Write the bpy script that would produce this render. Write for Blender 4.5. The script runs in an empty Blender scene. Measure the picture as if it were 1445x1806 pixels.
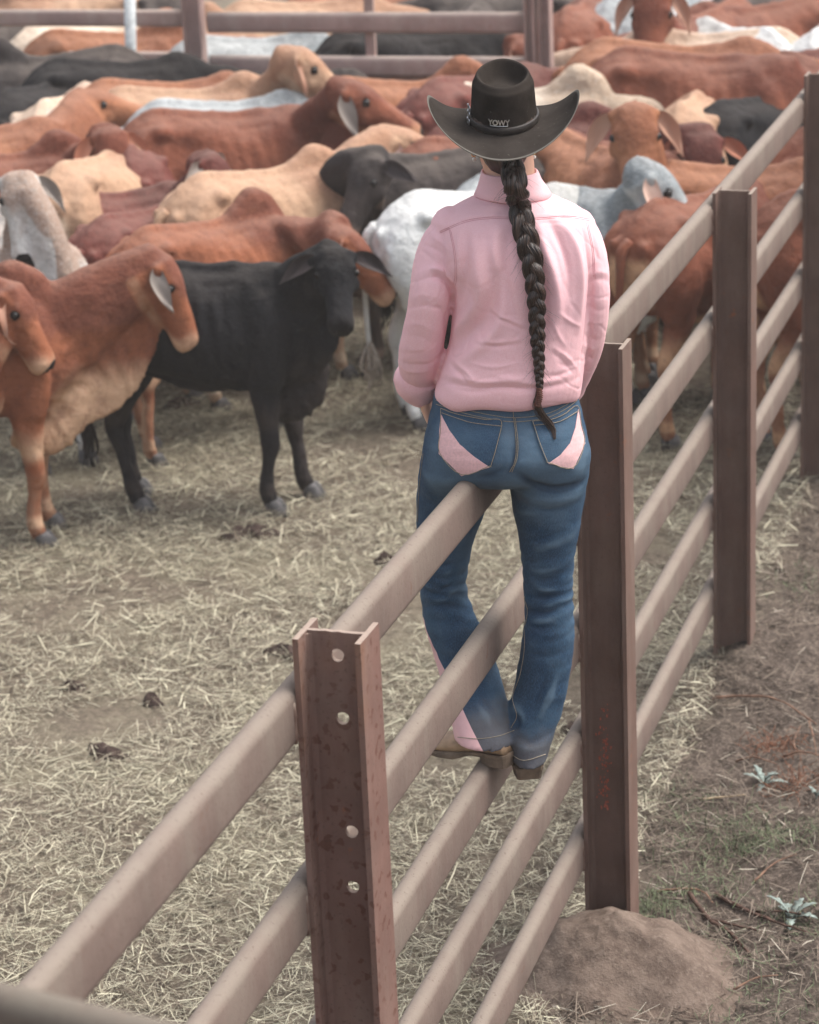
import bpy, bmesh, math, random
import numpy as np
from mathutils import Vector, Matrix, geometry
from mathutils.bvhtree import BVHTree
random.seed(7); RNG = np.random.default_rng(7)
R = math.radians
SC = bpy.context.scene
COL = SC.collection

# ---------------------------------------------------------------- camera
PW, PH = 1445.0, 1806.0
FPX = 4411.77                       # focal length in photograph pixels
_vp = np.array([2160 - PW/2, -697 - PH/2, FPX]); _vp /= np.linalg.norm(_vp)       # world +Y in camera axes
_vz = -np.array([1287 - PW/2, 13575 - PH/2, FPX]); _vz /= np.linalg.norm(_vz)     # world +Z
_vx = np.cross(_vp, _vz)
CAM = np.array([1.5, 0.0, 3.4275])
cd = bpy.data.cameras.new('camera'); cam = bpy.data.objects.new('camera', cd); COL.objects.link(cam)
cd.sensor_fit = 'VERTICAL'; cd.sensor_height = 36.0; cd.lens = FPX/PH*36.0
cd.clip_start = 0.05; cd.clip_end = 600
M = Matrix(((_vx[0], -_vx[1], -_vx[2], CAM[0]), (_vp[0], -_vp[1], -_vp[2], CAM[1]),
            (_vz[0], -_vz[1], -_vz[2], CAM[2]), (0, 0, 0, 1)))
cam.matrix_world = M
cd.dof.use_dof = True; cd.dof.focus_distance = 5.55; cd.dof.aperture_fstop = 5.6
SC.camera = cam
# ---------------------------------------------------------------- light
w = bpy.data.worlds.new('World'); SC.world = w; w.use_nodes = True
nt = w.node_tree; bg = nt.nodes['Background']
sky = nt.nodes.new('ShaderNodeTexSky'); sky.sky_type = 'NISHITA'; sky.sun_disc = False
SUN_EL, SUN_AZ = 60, 60                    # soft light from high on the right
sky.sun_elevation = R(SUN_EL); sky.sun_rotation = R(SUN_AZ); sky.dust_density = 6; sky.air_density = 1.0
hs = nt.nodes.new('ShaderNodeHueSaturation'); hs.inputs['Saturation'].default_value = 0.45
nt.links.new(sky.outputs[0], hs.inputs['Color']); nt.links.new(hs.outputs[0], bg.inputs['Color'])
bg.inputs['Strength'].default_value = 0.15
sl = bpy.data.lights.new('sun', 'SUN'); sl.energy = 0.75; sl.angle = R(34); sl.color = (1, .985, .965)
so = bpy.data.objects.new('sun', sl); COL.objects.link(so)
_d = Vector((math.sin(R(SUN_AZ))*math.cos(R(SUN_EL)), math.cos(R(SUN_AZ))*math.cos(R(SUN_EL)), math.sin(R(SUN_EL))))
so.rotation_euler = _d.to_track_quat('Z', 'Y').to_euler()
SC.view_settings.view_transform = 'Standard'; SC.view_settings.look = 'None'
SC.view_settings.exposure = 1.06; SC.view_settings.gamma = 1

# ---------------------------------------------------------------- rays: where in the place a photographed point lies
def ray(px, py):
    d = np.array([px - PW/2, py - PH/2, FPX]); return np.array([d @ _vx, d @ _vp, d @ _vz])
def onx(px, py, x=0.0):
    r = ray(px, py); return CAM + r*((x - CAM[0])/r[0])
def ony(px, py, y):
    r = ray(px, py); return CAM + r*((y - CAM[1])/r[1])
def onz(px, py, z=0.0):
    r = ray(px, py); return CAM + r*((z - CAM[2])/r[2])

# ---------------------------------------------------------------- object helpers
def tag(o, label=None, cat=None, group=None, kind=None):
    if label: o['label'] = label
    if cat: o['category'] = cat
    if group: o['group'] = group
    if kind: o['kind'] = kind
    return o
def empty(name, loc=(0, 0, 0), rz=0.0):
    o = bpy.data.objects.new(name, None); COL.objects.link(o); o.location = loc; o.rotation_euler = (0, 0, rz)
    o.empty_display_size = 0.1
    return o
def mk(name, V, F, mat=None, parent=None, smooth=True):
    me = bpy.data.meshes.new(name)
    me.from_pydata([tuple(map(float, v)) for v in V], [], [tuple(int(i) for i in f) for f in F]); me.update()
    return mko(name, me, mat, parent, smooth)
def mko(name, me, mat=None, parent=None, smooth=True):
    o = bpy.data.objects.new(name, me); COL.objects.link(o)
    if mat:
        me.materials.clear(); me.materials.append(mat)
    if smooth and len(me.polygons): me.polygons.foreach_set('use_smooth', np.ones(len(me.polygons), bool))
    if parent: o.parent = parent
    return o
def mk_np(name, V, Q, mat=None, parent=None, smooth=False, k=4):
    """fast mesh from numpy arrays of verts and k-gons"""
    me = bpy.data.meshes.new(name); V = np.asarray(V, np.float32); Q = np.asarray(Q, np.int32)
    me.vertices.add(len(V)); me.vertices.foreach_set('co', V.ravel())
    me.loops.add(Q.size); me.loops.foreach_set('vertex_index', Q.ravel())
    me.polygons.add(len(Q)); me.polygons.foreach_set('loop_start', np.arange(len(Q), dtype=np.int32)*k)
    me.polygons.foreach_set('loop_total', np.full(len(Q), k, np.int32)); me.update(calc_edges=True)
    return mko(name, me, mat, parent, smooth)
def setcol(me, name, arr):
    """float attribute on points"""
    a = me.attributes.new(name, 'FLOAT', 'POINT'); a.data.foreach_set('value', np.asarray(arr, np.float32))
def coords(me):
    a = np.empty(len(me.vertices)*3, np.float32); me.vertices.foreach_get('co', a); return a.reshape(-1, 3).astype(float)
def normals(me):
    a = np.empty(len(me.vertices)*3, np.float32); me.vertices.foreach_get('normal', a); return a.reshape(-1, 3).astype(float)
def setcoords(me, V):
    me.vertices.foreach_set('co', np.asarray(V, np.float32).ravel()); me.update()
def smst(x, a, b):
    t = np.clip((x - a)/(b - a), 0, 1); return t*t*(3 - 2*t)

# gradient noise
_perm = np.random.default_rng(3).permutation(256); _perm = np.concatenate([_perm, _perm, _perm])
_g = np.random.default_rng(5).normal(size=(256, 3)); _g /= np.linalg.norm(_g, axis=1)[:, None]
def noise(P, s=1.0, seed=0):
    P = np.asarray(P, float)*s + seed*17.13 + 1000.0
    i = np.floor(P).astype(int); f = P - i; u = f*f*f*(f*(f*6 - 15) + 10); i &= 255
    out = 0
    for dx in (0, 1):
        for dy in (0, 1):
            for dz in (0, 1):
                h = _perm[_perm[_perm[(i[:, 0] + dx) & 255] + ((i[:, 1] + dy) & 255)] + ((i[:, 2] + dz) & 255)]
                g = _g[h]; d = (g[:, 0]*(f[:, 0] - dx) + g[:, 1]*(f[:, 1] - dy) + g[:, 2]*(f[:, 2] - dz))
                w_ = (u[:, 0] if dx else 1 - u[:, 0])*(u[:, 1] if dy else 1 - u[:, 1])*(u[:, 2] if dz else 1 - u[:, 2])
                out = out + d*w_
    return out*1.6
def fbm(P, s=1.0, seed=0, n=4):
    return sum(noise(P, s*2**k, seed + k)*0.5**k for k in range(n))

def loft(rings, cap=True):
    n = len(rings[0]); V = [p for r in rings for p in r]; F = []
    for i in range(len(rings) - 1):
        for j in range(n):
            F.append((i*n + j, i*n + (j + 1) % n, (i + 1)*n + (j + 1) % n, (i + 1)*n + j))
    if cap:
        F.append(tuple(range(n))[::-1]); F.append(tuple((len(rings) - 1)*n + j for j in range(n)))
    return [np.array(V, float), F]
def interp(pts, k):
    """smooth resample: Catmull-Rom through rows, k subdivisions"""
    P = np.asarray(pts, float)
    if P.ndim == 1: P = P[:, None]
    Q = np.vstack([2*P[0] - P[1], P, 2*P[-1] - P[-2]]); out = []
    for i in range(1, len(Q) - 2):
        for t in np.arange(k)/k:
            a, b, c, d = Q[i-1], Q[i], Q[i+1], Q[i+2]
            out.append(.5*((2*b) + (-a + c)*t + (2*a - 5*b + 4*c - d)*t*t + (-a + 3*b - 3*c + d)*t**3))
    out.append(P[-1]); return np.array(out)
def tube(path, rad, seg=12, k=1, side=(0, 1, 0), cap=True, sq=1.0):
    """tube along a path; rad per point = r or (r_side, r_other)"""
    P = np.asarray(path, float); r = np.asarray([x if np.ndim(x) else (x, x) for x in (rad if np.ndim(rad) else [rad]*len(P))], float)
    if k > 1:
        A = interp(np.hstack([P, r]), k); P, r = A[:, :3], np.maximum(A[:, 3:], 1e-4)
    T = np.gradient(P, axis=0); T /= np.linalg.norm(T, axis=1)[:, None] + 1e-12
    s = np.array(side, float); rings = []
    ang = np.arange(seg)/seg*2*math.pi; ca, sa = np.cos(ang), np.sin(ang)
    if sq != 1.0:
        ca = np.sign(ca)*np.abs(ca)**sq; sa = np.sign(sa)*np.abs(sa)**sq
    for p, t, rr in zip(P, T, r):
        a = s - t*(s @ t)
        if np.linalg.norm(a) < 1e-3: a = np.array([1.0, .01, 0]) - t*t[0]
        a /= np.linalg.norm(a); b = np.cross(t, a)
        rings.append(p + ca[:, None]*a*rr[0] + sa[:, None]*b*rr[1])
    return loft(rings, cap)
def ball(c, r, seg=16, rot=None):
    r = np.array(r if np.ndim(r) else (r, r, r), float); rings = []
    for i in range(1, seg//2):
        th = math.pi*i/(seg//2); z = math.cos(th); q = math.sin(th)
        rings.append([np.array((q*math.cos(a), q*math.sin(a), z))*r for a in np.arange(seg)/seg*2*math.pi])
    m = loft(rings)
    if rot is not None: m[0] = m[0] @ np.asarray(rot).T
    m[0] = m[0] + np.array(c); return m
def join(parts):
    V = []; F = []; n = 0
    for v, f in parts:
        V.append(v); F += [tuple(i + n for i in q) for q in f]; n += len(v)
    return [np.vstack(V), F]
def box(x0, x1, y0, y1, z0, z1):
    V = [(x, y, z) for x in (x0, x1) for y in (y0, y1) for z in (z0, z1)]
    return [np.array(V, float), [(0, 1, 3, 2), (4, 6, 7, 5), (0, 4, 5, 1), (2, 3, 7, 6), (0, 2, 6, 4), (1, 5, 7, 3)]]
def fuse(parts, voxel, smooth=3, fac=.5, decimate=None):
    v, f = join(parts); me = bpy.data.meshes.new('t'); me.from_pydata(v.tolist(), [], f); me.update()
    bm = bmesh.new(); bm.from_mesh(me)
    bmesh.ops.recalc_face_normals(bm, faces=bm.faces); bm.to_mesh(me); bm.free()
    o = bpy.data.objects.new('t', me); COL.objects.link(o)
    m = o.modifiers.new('r', 'REMESH'); m.mode = 'VOXEL'; m.voxel_size = voxel; m.use_smooth_shade = True
    if smooth:
        s = o.modifiers.new('s', 'SMOOTH'); s.factor = fac; s.iterations = smooth
    dg = bpy.context.evaluated_depsgraph_get(); dg.update()
    res = bpy.data.meshes.new_from_object(o.evaluated_get(dg))
    bpy.data.objects.remove(o); bpy.data.meshes.remove(me); return res

# ---------------------------------------------------------------- material helpers
class N:
    def __init__(s, name, rough=.8, spec=.3):
        s.m = bpy.data.materials.new(name); s.m.use_nodes = True; s.t = s.m.node_tree
        s.b = s.t.nodes['Principled BSDF']; s.b.inputs['Roughness'].default_value = rough
        s.b.inputs['Specular IOR Level'].default_value = spec
    def n(s, typ, **kw):
        x = s.t.nodes.new('ShaderNode' + typ)
        for k, v in kw.items(): setattr(x, k, v)
        return x
    def l(s, a, b): s.t.links.new(a, b)
    def obj(s): 
        if not hasattr(s, '_o'): s._o = s.n('TexCoord').outputs['Object']
        return s._o
    def noise(s, scale, detail=4, rough=.6, vec=None, dist=0.0, scl=None):
        x = s.n('TexNoise'); x.inputs['Scale'].default_value = scale; x.inputs['Detail'].default_value = detail
        x.inputs['Roughness'].default_value = rough; x.inputs['Distortion'].default_value = dist
        v = vec or s.obj()
        if scl:
            mp = s.n('Mapping'); mp.inputs['Scale'].default_value = scl; s.l(v, mp.inputs[0]); v = mp.outputs[0]
        s.l(v, x.inputs['Vector']); return x.outputs['Fac']
    def ramp(s, fac, a, b, ca=0.0, cb=1.0):
        x = s.n('MapRange'); x.interpolation_type = 'SMOOTHSTEP'; s.l(fac, x.inputs[0])
        for i, v in enumerate((a, b, ca, cb)): x.inputs[i + 1].default_value = v
        return x.outputs[0]
    def mix(s, fac, a, b):
        x = s.n('Mix', data_type='RGBA')
        for i, v in ((0, fac), (6, a), (7, b)):
            if hasattr(v, 'is_linked') or isinstance(v, bpy.types.NodeSocket): s.l(v, x.inputs[i])
            elif i == 0: x.inputs[0].default_value = v
            else: x.inputs[i].default_value = (*v, 1)
        return x.outputs[2]
    def math(s, op, a, b=0.0):
        x = s.n('Math', operation=op)
        for i, v in enumerate((a, b)):
            if isinstance(v, bpy.types.NodeSocket): s.l(v, x.inputs[i])
            else: x.inputs[i].default_value = v
        return x.outputs[0]
    def attr(s, name): return s.n('Attribute', attribute_name=name).outputs['Fac']
    def bump(s, h, strength=.3, dist=.01):
        x = s.n('Bump'); x.inputs['Strength'].default_value = strength; x.inputs['Distance'].default_value = dist
        s.l(h, x.inputs['Height'])
        if s.b.inputs['Normal'].is_linked: s.l(s.b.inputs['Normal'].links[0].from_socket, x.inputs['Normal'])
        s.l(x.outputs[0], s.b.inputs['Normal'])
    def col(s, c):
        if isinstance(c, bpy.types.NodeSocket): s.l(c, s.b.inputs['Base Color'])
        else: s.b.inputs['Base Color'].default_value = (*c, 1)
    def up(s):
        g = s.n('NewGeometry'); x = s.n('SeparateXYZ'); s.l(g.outputs['Normal'], x.inputs[0]); return x.outputs['Z']
def plain(name, c, rough=.6, spec=.3, metal=0, var=.25, scale=30):
    m = N(name, rough, spec); m.col(m.mix(m.ramp(m.noise(scale), .3, .7), tuple(x*(1 - var) for x in c), tuple(min(1, x*(1 + var*.6)) for x in c)))
    m.b.inputs['Metallic'].default_value = metal; return m.m
# ================================================================= SETTING
def steel(name, base, dust, rust, dust_top=.85, seed=0.0, dust_side=.35, rusty=.0):
    m = N(name, .75, .25)
    n1 = m.noise(5 + seed, 6); n2 = m.noise(60, 4, .7); n3 = m.noise(9, 5, .65, scl=(1, 1, .25))
    c = m.mix(m.ramp(n1, .35, .68), base, tuple(x*1.25 for x in base))
    c = m.mix(m.math('MULTIPLY', m.ramp(m.noise(38, 3, .6), .60, .72), m.ramp(m.noise(3.1, 3), .50, .66)), c, rust)
    if rusty: c = m.mix(m.math('MULTIPLY', m.ramp(m.noise(52, 2, .4), .60, .66), .8), c, (.10, .035, .022)); c = m.mix(m.math('MULTIPLY', m.ramp(m.noise(4.2, 4, .6, scl=(1, 1, .45)), .50, .64), .6), c, (.22, .105, .06))
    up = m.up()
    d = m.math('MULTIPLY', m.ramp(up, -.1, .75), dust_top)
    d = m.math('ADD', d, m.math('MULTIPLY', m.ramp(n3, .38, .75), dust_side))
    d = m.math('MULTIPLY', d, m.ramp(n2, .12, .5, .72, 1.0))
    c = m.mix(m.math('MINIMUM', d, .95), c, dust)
    sp = m.ramp(m.noise(140, 2, .5), .63, .7); c = m.mix(m.math('MULTIPLY', sp, .55), c, (.10, .065, .05))
    m.col(c); m.bump(n2, .25, .004); m.bump(m.noise(12, 5), .3, .006); return m.m
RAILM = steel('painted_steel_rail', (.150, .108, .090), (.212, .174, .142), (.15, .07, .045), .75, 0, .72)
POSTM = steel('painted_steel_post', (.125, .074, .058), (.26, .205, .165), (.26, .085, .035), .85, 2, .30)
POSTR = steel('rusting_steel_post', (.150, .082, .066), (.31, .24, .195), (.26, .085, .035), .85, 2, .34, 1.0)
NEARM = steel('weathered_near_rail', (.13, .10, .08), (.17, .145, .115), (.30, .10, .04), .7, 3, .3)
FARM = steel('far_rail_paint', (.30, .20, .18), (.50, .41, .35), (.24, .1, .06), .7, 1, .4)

# ---- ground
def gh(x, y):
    """ground height"""
    P = np.stack([x, y, np.zeros_like(x)], 1)
    h = .035*noise(P, .55, 1) + .018*fbm(P, 2.1, 2, 3)
    pen = smst(-x, -.05, .45)
    h = h*(.45 + .55*(1 - pen)) + .010*noise(P, 9, 5)*(1 + 1.2*(1 - pen)) + (.005 + .009*(1 - pen))*noise(P, 21, 6) + .006*(1 - pen)*noise(P, 47, 9)
    bank = .10*smst(x, .35, 1.6)*smst(y, 4.5, 8) + .16*np.exp(-((x - .55)**2/.35 + (y - 11.0)**2/1.6)) + .10*np.exp(-((x - .28)**2/.08 + (y - 8.05)**2/.16))
    return h + bank + .05*(1 - pen)*np.exp(-((x - .9)**2/.3 + (y - 6.6)**2/.8))
def ghs(x, y): return float(gh(np.array([float(x)]), np.array([float(y)]))[0])
def axis(fine0, fine1, st, lo, hi):
    a = list(np.arange(fine0, fine1, st)); s = st
    while a[-1] < hi: s *= 1.18; a.append(a[-1] + s)
    b = [fine0]; s = st
    while b[-1] > lo: s *= 1.18; b.append(b[-1] - s)
    return np.array(b[:0:-1] + a)
gx = axis(-6.5, 1.9, .035, -150, 150); gy = axis(4.6, 13.5, .035, -60, 300)
GX, GY = np.meshgrid(gx, gy); gz = gh(GX.ravel(), GY.ravel()); V = np.stack([GX.ravel(), GY.ravel(), gz], 1)
nx_, ny_ = len(gx), len(gy); I = np.arange(nx_*ny_).reshape(ny_, nx_)
Q = np.stack([I[:-1, :-1].ravel(), I[:-1, 1:].ravel(), I[1:, 1:].ravel(), I[1:, :-1].ravel()], 1)
gm = N('dirt_ground', .95, .1)
xyz = gm.n('SeparateXYZ'); gm.l(gm.obj(), xyz.inputs[0])
nb = gm.noise(1.3, 6, .6); nf = gm.noise(22, 8, .7); nf2 = gm.noise(75, 4, .7)
edge = gm.math('ADD', xyz.outputs['X'], gm.math('MULTIPLY', gm.math('SUBTRACT', nb, .5), .9))
out = gm.ramp(edge, -.25, .25)
pen = gm.mix(gm.ramp(nf, .3, .7), (.075, .058, .045), (.20, .165, .125))
pen = gm.mix(gm.ramp(nb, .42, .62), pen, gm.mix(gm.ramp(nf2, .35, .65), (.12, .10, .07), (.28, .25, .18)))
dirt = gm.mix(gm.ramp(nf, .3, .72), (.042, .033, .027), (.125, .098, .08))
dirt = gm.mix(gm.math('MULTIPLY', gm.ramp(nf2, .45, .7), .5), dirt, (.30, .24, .195))
gm.col(gm.mix(out, pen, dirt)); gm.bump(nf, .6, .03); gm.bump(nf2, .5, .012)
tag(mk_np('ground', V, Q, gm.m, smooth=True), kind='structure')

# ---- straw: many thin bent stalks, one object
def straw(name, n, sampler, L, Wd, mat, lift=.02, seed=1, tilt=.25):
    rg = np.random.default_rng(seed); x, y = sampler(rg, n); n = len(x)
    z = gh(x, y); a = rg.uniform(0, math.pi*2, n) ; l = rg.uniform(*L, n)*rg.uniform(.5, 1, n); w_ = rg.uniform(*Wd, n)
    el = rg.normal(0, tilt, n); d = np.stack([np.cos(a)*np.cos(el), np.sin(a)*np.cos(el), np.sin(el)], 1)
    s = np.stack([-np.sin(a), np.cos(a), rg.normal(0, .5, n)], 1); s /= np.linalg.norm(s, axis=1)[:, None]
    c = np.stack([x, y, z + rg.random(n)**2*lift + np.abs(np.sin(el))*l*.42 + .002], 1)
    bend = np.stack([-np.sin(a), np.cos(a), np.zeros(n)], 1)*(rg.normal(0, .025, n)*l)[:, None]; bend[:, 2] = rg.normal(0, .02, n)*l
    V = []
    for t, o_, wf in ((-.5, 0, .7), (0.05, 1, 1), (.5, 0, .6)):
        p = c + d*(t*l)[:, None] + bend*o_
        V += [p - s*(w_*wf/2)[:, None], p + s*(w_*wf/2)[:, None]]
    V = np.stack(V, 1)                    # n,6,3
    b = np.arange(n)[:, None]*6
    Q = np.concatenate([b + np.array([0, 1, 3, 2]), b + np.array([2, 3, 5, 4])], 0)
    o = mk_np(name, V.reshape(-1, 3), Q, mat); setcol(o.data, 'tone', np.repeat(rg.random(n), 6)); return o
sm = N('straw', .6, .35); t_ = sm.attr('tone')
c = sm.mix(sm.ramp(t_, .15, .6), (.15, .115, .082), (.345, .31, .22)); c = sm.mix(sm.ramp(t_, .55, 1), c, (.64, .60, .44))
sm.col(c); sm.b.inputs['Subsurface Weight'].default_value = 0
def clumpy(x, y, rg, thr=-.25, s=1.6):
    v = fbm(np.stack([x, y, 0*x], 1), s, 11, 3); return v + rg.normal(0, .16, len(x)) > thr
def samp_pen(rg, n):
    # denser close to the camera, all over the pen
    y = 4.9 + 8.6*rg.random(n)**1.02; x = .06 - (1.3 + .52*y)*rg.random(n); k = clumpy(x, y, rg, -.40); return x[k], y[k]
tag(straw('straw', 360000, samp_pen, (.015, .10), (.0012, .0031), sm.m, .03, 1), kind='stuff')
def samp_pen_far(rg, n):
    y = 7.2 + 12*rg.random(n)**.8; x = .1 - rg.random(n)*10; k = clumpy(x, y, rg, -.45); return x[k], y[k]
tag(straw('straw_stalks', 3500, samp_pen, (.12, .24), (.0028, .0045), sm.m, .035, 7, .12), kind='stuff')
tag(straw('straw_litter', 80000, samp_pen_far, (.04, .15), (.003, .006), sm.m, .03, 2), kind='stuff')
def samp_out(rg, n):
    y = 4.8 + 7.5*rg.random(n)**1.3; x = .05 + 1.9*rg.random(n)**1.5; k = clumpy(x, y, rg, .0 , 2.2) | (rg.random(len(x)) < .25); return x[k], y[k]
sm2 = N('dry_litter', .8, .2); t_ = sm2.attr('tone')
c = sm2.mix(sm2.ramp(t_, .0, .8), (.08, .060, .047), (.20, .16, .125)); c = sm2.mix(sm2.ramp(t_, .92, .97), c, (.40, .36, .29)); sm2.col(c)
tag(straw('dry_litter', 42000, samp_out, (.02, .11), (.0015, .004), sm2.m, .015, 3), kind='stuff')
# green grass tufts on the outer side
def samp_gr(rg, n):
    cs = [(onz(a, b, .0)[:2], s) for a, b, s in ((1215, 1500, .10), (1230, 1700, .09), (1300, 1770, .16), (1360, 1790, .14), (1130, 1610, .05), (1170, 1600, .05), (1310, 1510, .06), (1290, 1480, .08), (1200, 1420, .07), (1330, 1500, .05), (1410, 1640, .07), (1400, 1500, .06), (1425, 1035, .10), (1250, 1580, .07))]
    i = rg.integers(0, len(cs), n); C_ = np.array([c[0] for c in cs])[i]; s = np.array([c[1] for c in cs])[i]
    return C_[:, 0] + rg.normal(0, 1, n)*s, C_[:, 1] + rg.normal(0, 1, n)*s*1.2
gr = N('green_grass', .7, .3); t_ = gr.attr('tone'); gr.col(gr.mix(t_, (.06, .075, .04), (.17, .20, .11)))
tag(straw('grass', 3000, samp_gr, (.02, .07), (.0012, .003), gr.m, .012, 4, .8), kind='stuff')

# ---- the rail fence between the camera and the herd; rails run along +Y at x = 0
RT = [1.66, 1.272, .942, .632, .322]
def rail_section(h=.115, w_=.044):
    """oval steel cattle rail: flat sides, rounded top and bottom (x, z)"""
    pts = []; r = w_/2
    for a in np.linspace(0, math.pi, 9): pts.append((r*math.cos(a), -r + r*math.sin(a)*1.0))
    for a in np.linspace(math.pi, 2*math.pi, 9): pts.append((r*math.cos(a), -(h - r) + r*math.sin(a)))
    return np.array(pts)
def rail(name, a, b, mat, parent, h=.115, w_=.044, n=30, seed=0):
    a = np.array(a, float); b = np.array(b, float); s = rail_section(h, w_); d = (b - a)/np.linalg.norm(b - a)
    sd = np.cross(d, (0, 0, 1)); sd /= np.linalg.norm(sd); rings = []
    for t in np.linspace(0, 1, n):
        p = a + (b - a)*t; q = np.array([[t*7, seed*3.1, 0.5]]); wob = .003*noise(q, 1.3)[0]
        rings.append([p + sd*(u + wob) + np.array((0, 0, v + wob)) for u, v in s])
    o = mk(name, *loft(rings), mat, parent); return o
def hpost(parent, x, y, z0, z1, holes=(), d=.128, fl=.108, tf=.011, tw=.010, weld=None, rag=0, mat=None, name='post'):
    """H section: two flanges facing the rails, web across, optional bolt holes cut in the web"""
    parts = []
    def flange(xc, seed):
        rows = []; k = 14
        for i in range(k + 1):
            z = z0 + (z1 - z0)*i/k; dz = rag*noise(np.array([[seed, 3.3, i*.7]]), 1)[0] if i == k else 0
            rows.append([(xc - tf/2, y - fl/2, z + dz), (xc + tf/2, y - fl/2, z + dz*.5), (xc + tf/2, y + fl/2, z - dz*.6), (xc - tf/2, y + fl/2, z - dz)])
        return loft([[np.array(p) for p in r] for r in rows])
    parts.append(flange(x - d/2 + tf/2, 1.3)); parts.append(flange(x + d/2 - tf/2, 4.1))
    # web with holes: 2D triangulation, extruded
    xa, xb = x - d/2 + tf, x + d/2 - tf
    nt_ = 9; top = [(xa + (xb - xa)*i/nt_, z1 + (rag*.8*noise(np.array([[i*.9, 7.7, 1.0]]), 1)[0] if 0 < i < nt_ else 0)) for i in range(nt_ + 1)]
    outer = [(xb, z0), (xa, z0)][::-1] + [top[-1]] + top[-2:0:-1] + [top[0]]
    co = [Vector(p) for p in outer]; loops = [list(range(len(outer)))]
    for hx, hz, hr in holes:
        base = len(co); 
        for a in np.arange(18)/18*2*math.pi: co.append(Vector((hx + hr*math.cos(a)*(1 + .06*math.sin(3*a)), hz + hr*math.sin(a))))
        loops.append(list(range(base, base + 18))[::-1])
    res = geometry.delaunay_2d_cdt(co, [], loops, 2 if not holes else 2, 1e-6)
    vs, fs = res[0], res[2]
    keep = []
    for f in fs:
        c_ = sum((vs[i] for i in f), Vector((0, 0)))/len(f)
        if not any((c_.x - hx)**2 + (c_.y - hz)**2 < (hr*.8)**2 for hx, hz, hr in holes): keep.append(tuple(f))
    n = len(vs); Vw = [(v.x, y - tw/2, v.y) for v in vs] + [(v.x, y + tw/2, v.y) for v in vs]
    Fw = list(keep) + [tuple(i + n for i in f[::-1]) for f in keep]; ec = {}
    for f in keep:
        for i in range(len(f)): ec[(f[i], f[(i + 1) % len(f)])] = 1
    for (i, j) in ec:
        if (j, i) not in ec: Fw.append((j, i, i + n, j + n))
    parts.append([np.array(Vw, float), Fw])
    # rolled fillets where the web meets the flanges
    for sx in (-1, 1):
        xc = x + sx*(d/2 - tf)
        for sy in (-1, 1):
            r = .010; pr = [(xc + sx*.001, y + sy*(tw/2 - .001)), (xc - sx*r, y + sy*(tw/2 - .0008)), (xc - sx*r*.35, y + sy*(tw/2 + r*.35)), (xc + sx*.0008, y + sy*(tw/2 + r))]
            parts.append(loft([[np.array((a, b, z)) for a, b in pr] for z in (z0, z1 - .006)]))
    for o_ in weld or []: parts.append(o_)
    v, f = join(parts); o = mk(name, v, f, mat or POSTM, parent, smooth=False)
    bm = bmesh.new(); bm.from_mesh(o.data); bmesh.ops.recalc_face_normals(bm, faces=bm.faces); bm.to_mesh(o.data); bm.free()
    return o
fence = tag(empty('rail_fence', (0, 5, 0)), 'dusty brown fence of five oval steel rails on H posts, straddled by the woman', 'fence')
PX = .022 + .064                       # posts stand against the outer side of the rails
ys = [onx(533, 1108, .022)[1], onx(1020, 603, .022)[1], onx(1262, 335, .022)[1], onx(1422, 130, .022)[1]]
ys[0] = ys[1] - (ys[3] - ys[1])/2*1.0 if abs(ys[0] - (2*ys[1] - ys[2])) > .6 else ys[0]
print('POST Y', ys)
pz = [onx(533, 1108, .022)[2], onx(1020, 603, .022)[2], onx(1262, 335, .022)[2], onx(1422, 130, .022)[2]]; print('POST Z', pz)
def P_(o): o.parent = fence; o.matrix_parent_inverse = Matrix.Translation((0, -5, 0)); return o
h0 = []
for hx, hy in ((597, 1154), (606, 1265), (622, 1465), (624, 1562)):
    q = ony(hx, hy, ys[0]); h0.append((q[0], q[2], .0125))
lump = ball((PX - .066, ys[0], 1.40), (.008, .03, .035), 8)
cap = rail_section()
for i, (yy, z1) in enumerate(zip(ys, pz)):
    o = hpost(None, PX, yy, -.2, z1, h0 if i == 0 else (), rag=(.002 if i == 0 else .001), weld=[lump] if i == 0 else None, mat=POSTR if i == 0 else POSTM)
    P_(o)
for k in range(1, 3):      # the fence goes on beyond the frame
    P_(hpost(None, PX, ys[3] + (ys[3] - ys[2])*k, -.2, pz[3]))
P_(hpost(None, PX, ys[0] - (ys[1] - ys[0]), -.2, pz[0] - .02))
for k, zt in enumerate(RT):
    o = rail('rail', (0, 1.0, zt + .008), (0, ys[3] + 4.2, zt - .008), RAILM, None, n=90, seed=k); P_(o)
# weld beads where rails meet the posts
wp = []
for yy in ys:
    for zt in RT:
        for sy in (-1, 1):
            pth = [(.020, yy + sy*.063, zt - .02 - .08*t + .0) for t in np.linspace(0, 1, 7)]
            wp.append(tube(pth, [.004 + .0015*((q*7) % 3) for q in range(7)], 6))
for w1 in wp: P_(mk('weld_bead', *w1, POSTM, None))
# scraped red paint on the second post's web
sp = []
rg = np.random.default_rng(12)
for i in range(110):
    q = ony(1066 + rg.normal(0, 6), 1240 + 190*rg.random()**.8, ys[1] - .0062); r_ = rg.uniform(.001, .0042)
    a0 = rg.random()*6; sp.append([np.array([(q[0] + r_*math.cos(a + a0)*rg.uniform(.5, 1), ys[1] - .0062 - i*1e-5, q[2] + r_*1.4*math.sin(a + a0)) for a in np.arange(6)/6*6.28]), [tuple(range(6))]])
P_(mk('paint_chip', *join(sp), plain('bare_red_primer', (.40, .10, .06), .7, var=.5, scale=300), None, smooth=False))

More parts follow.
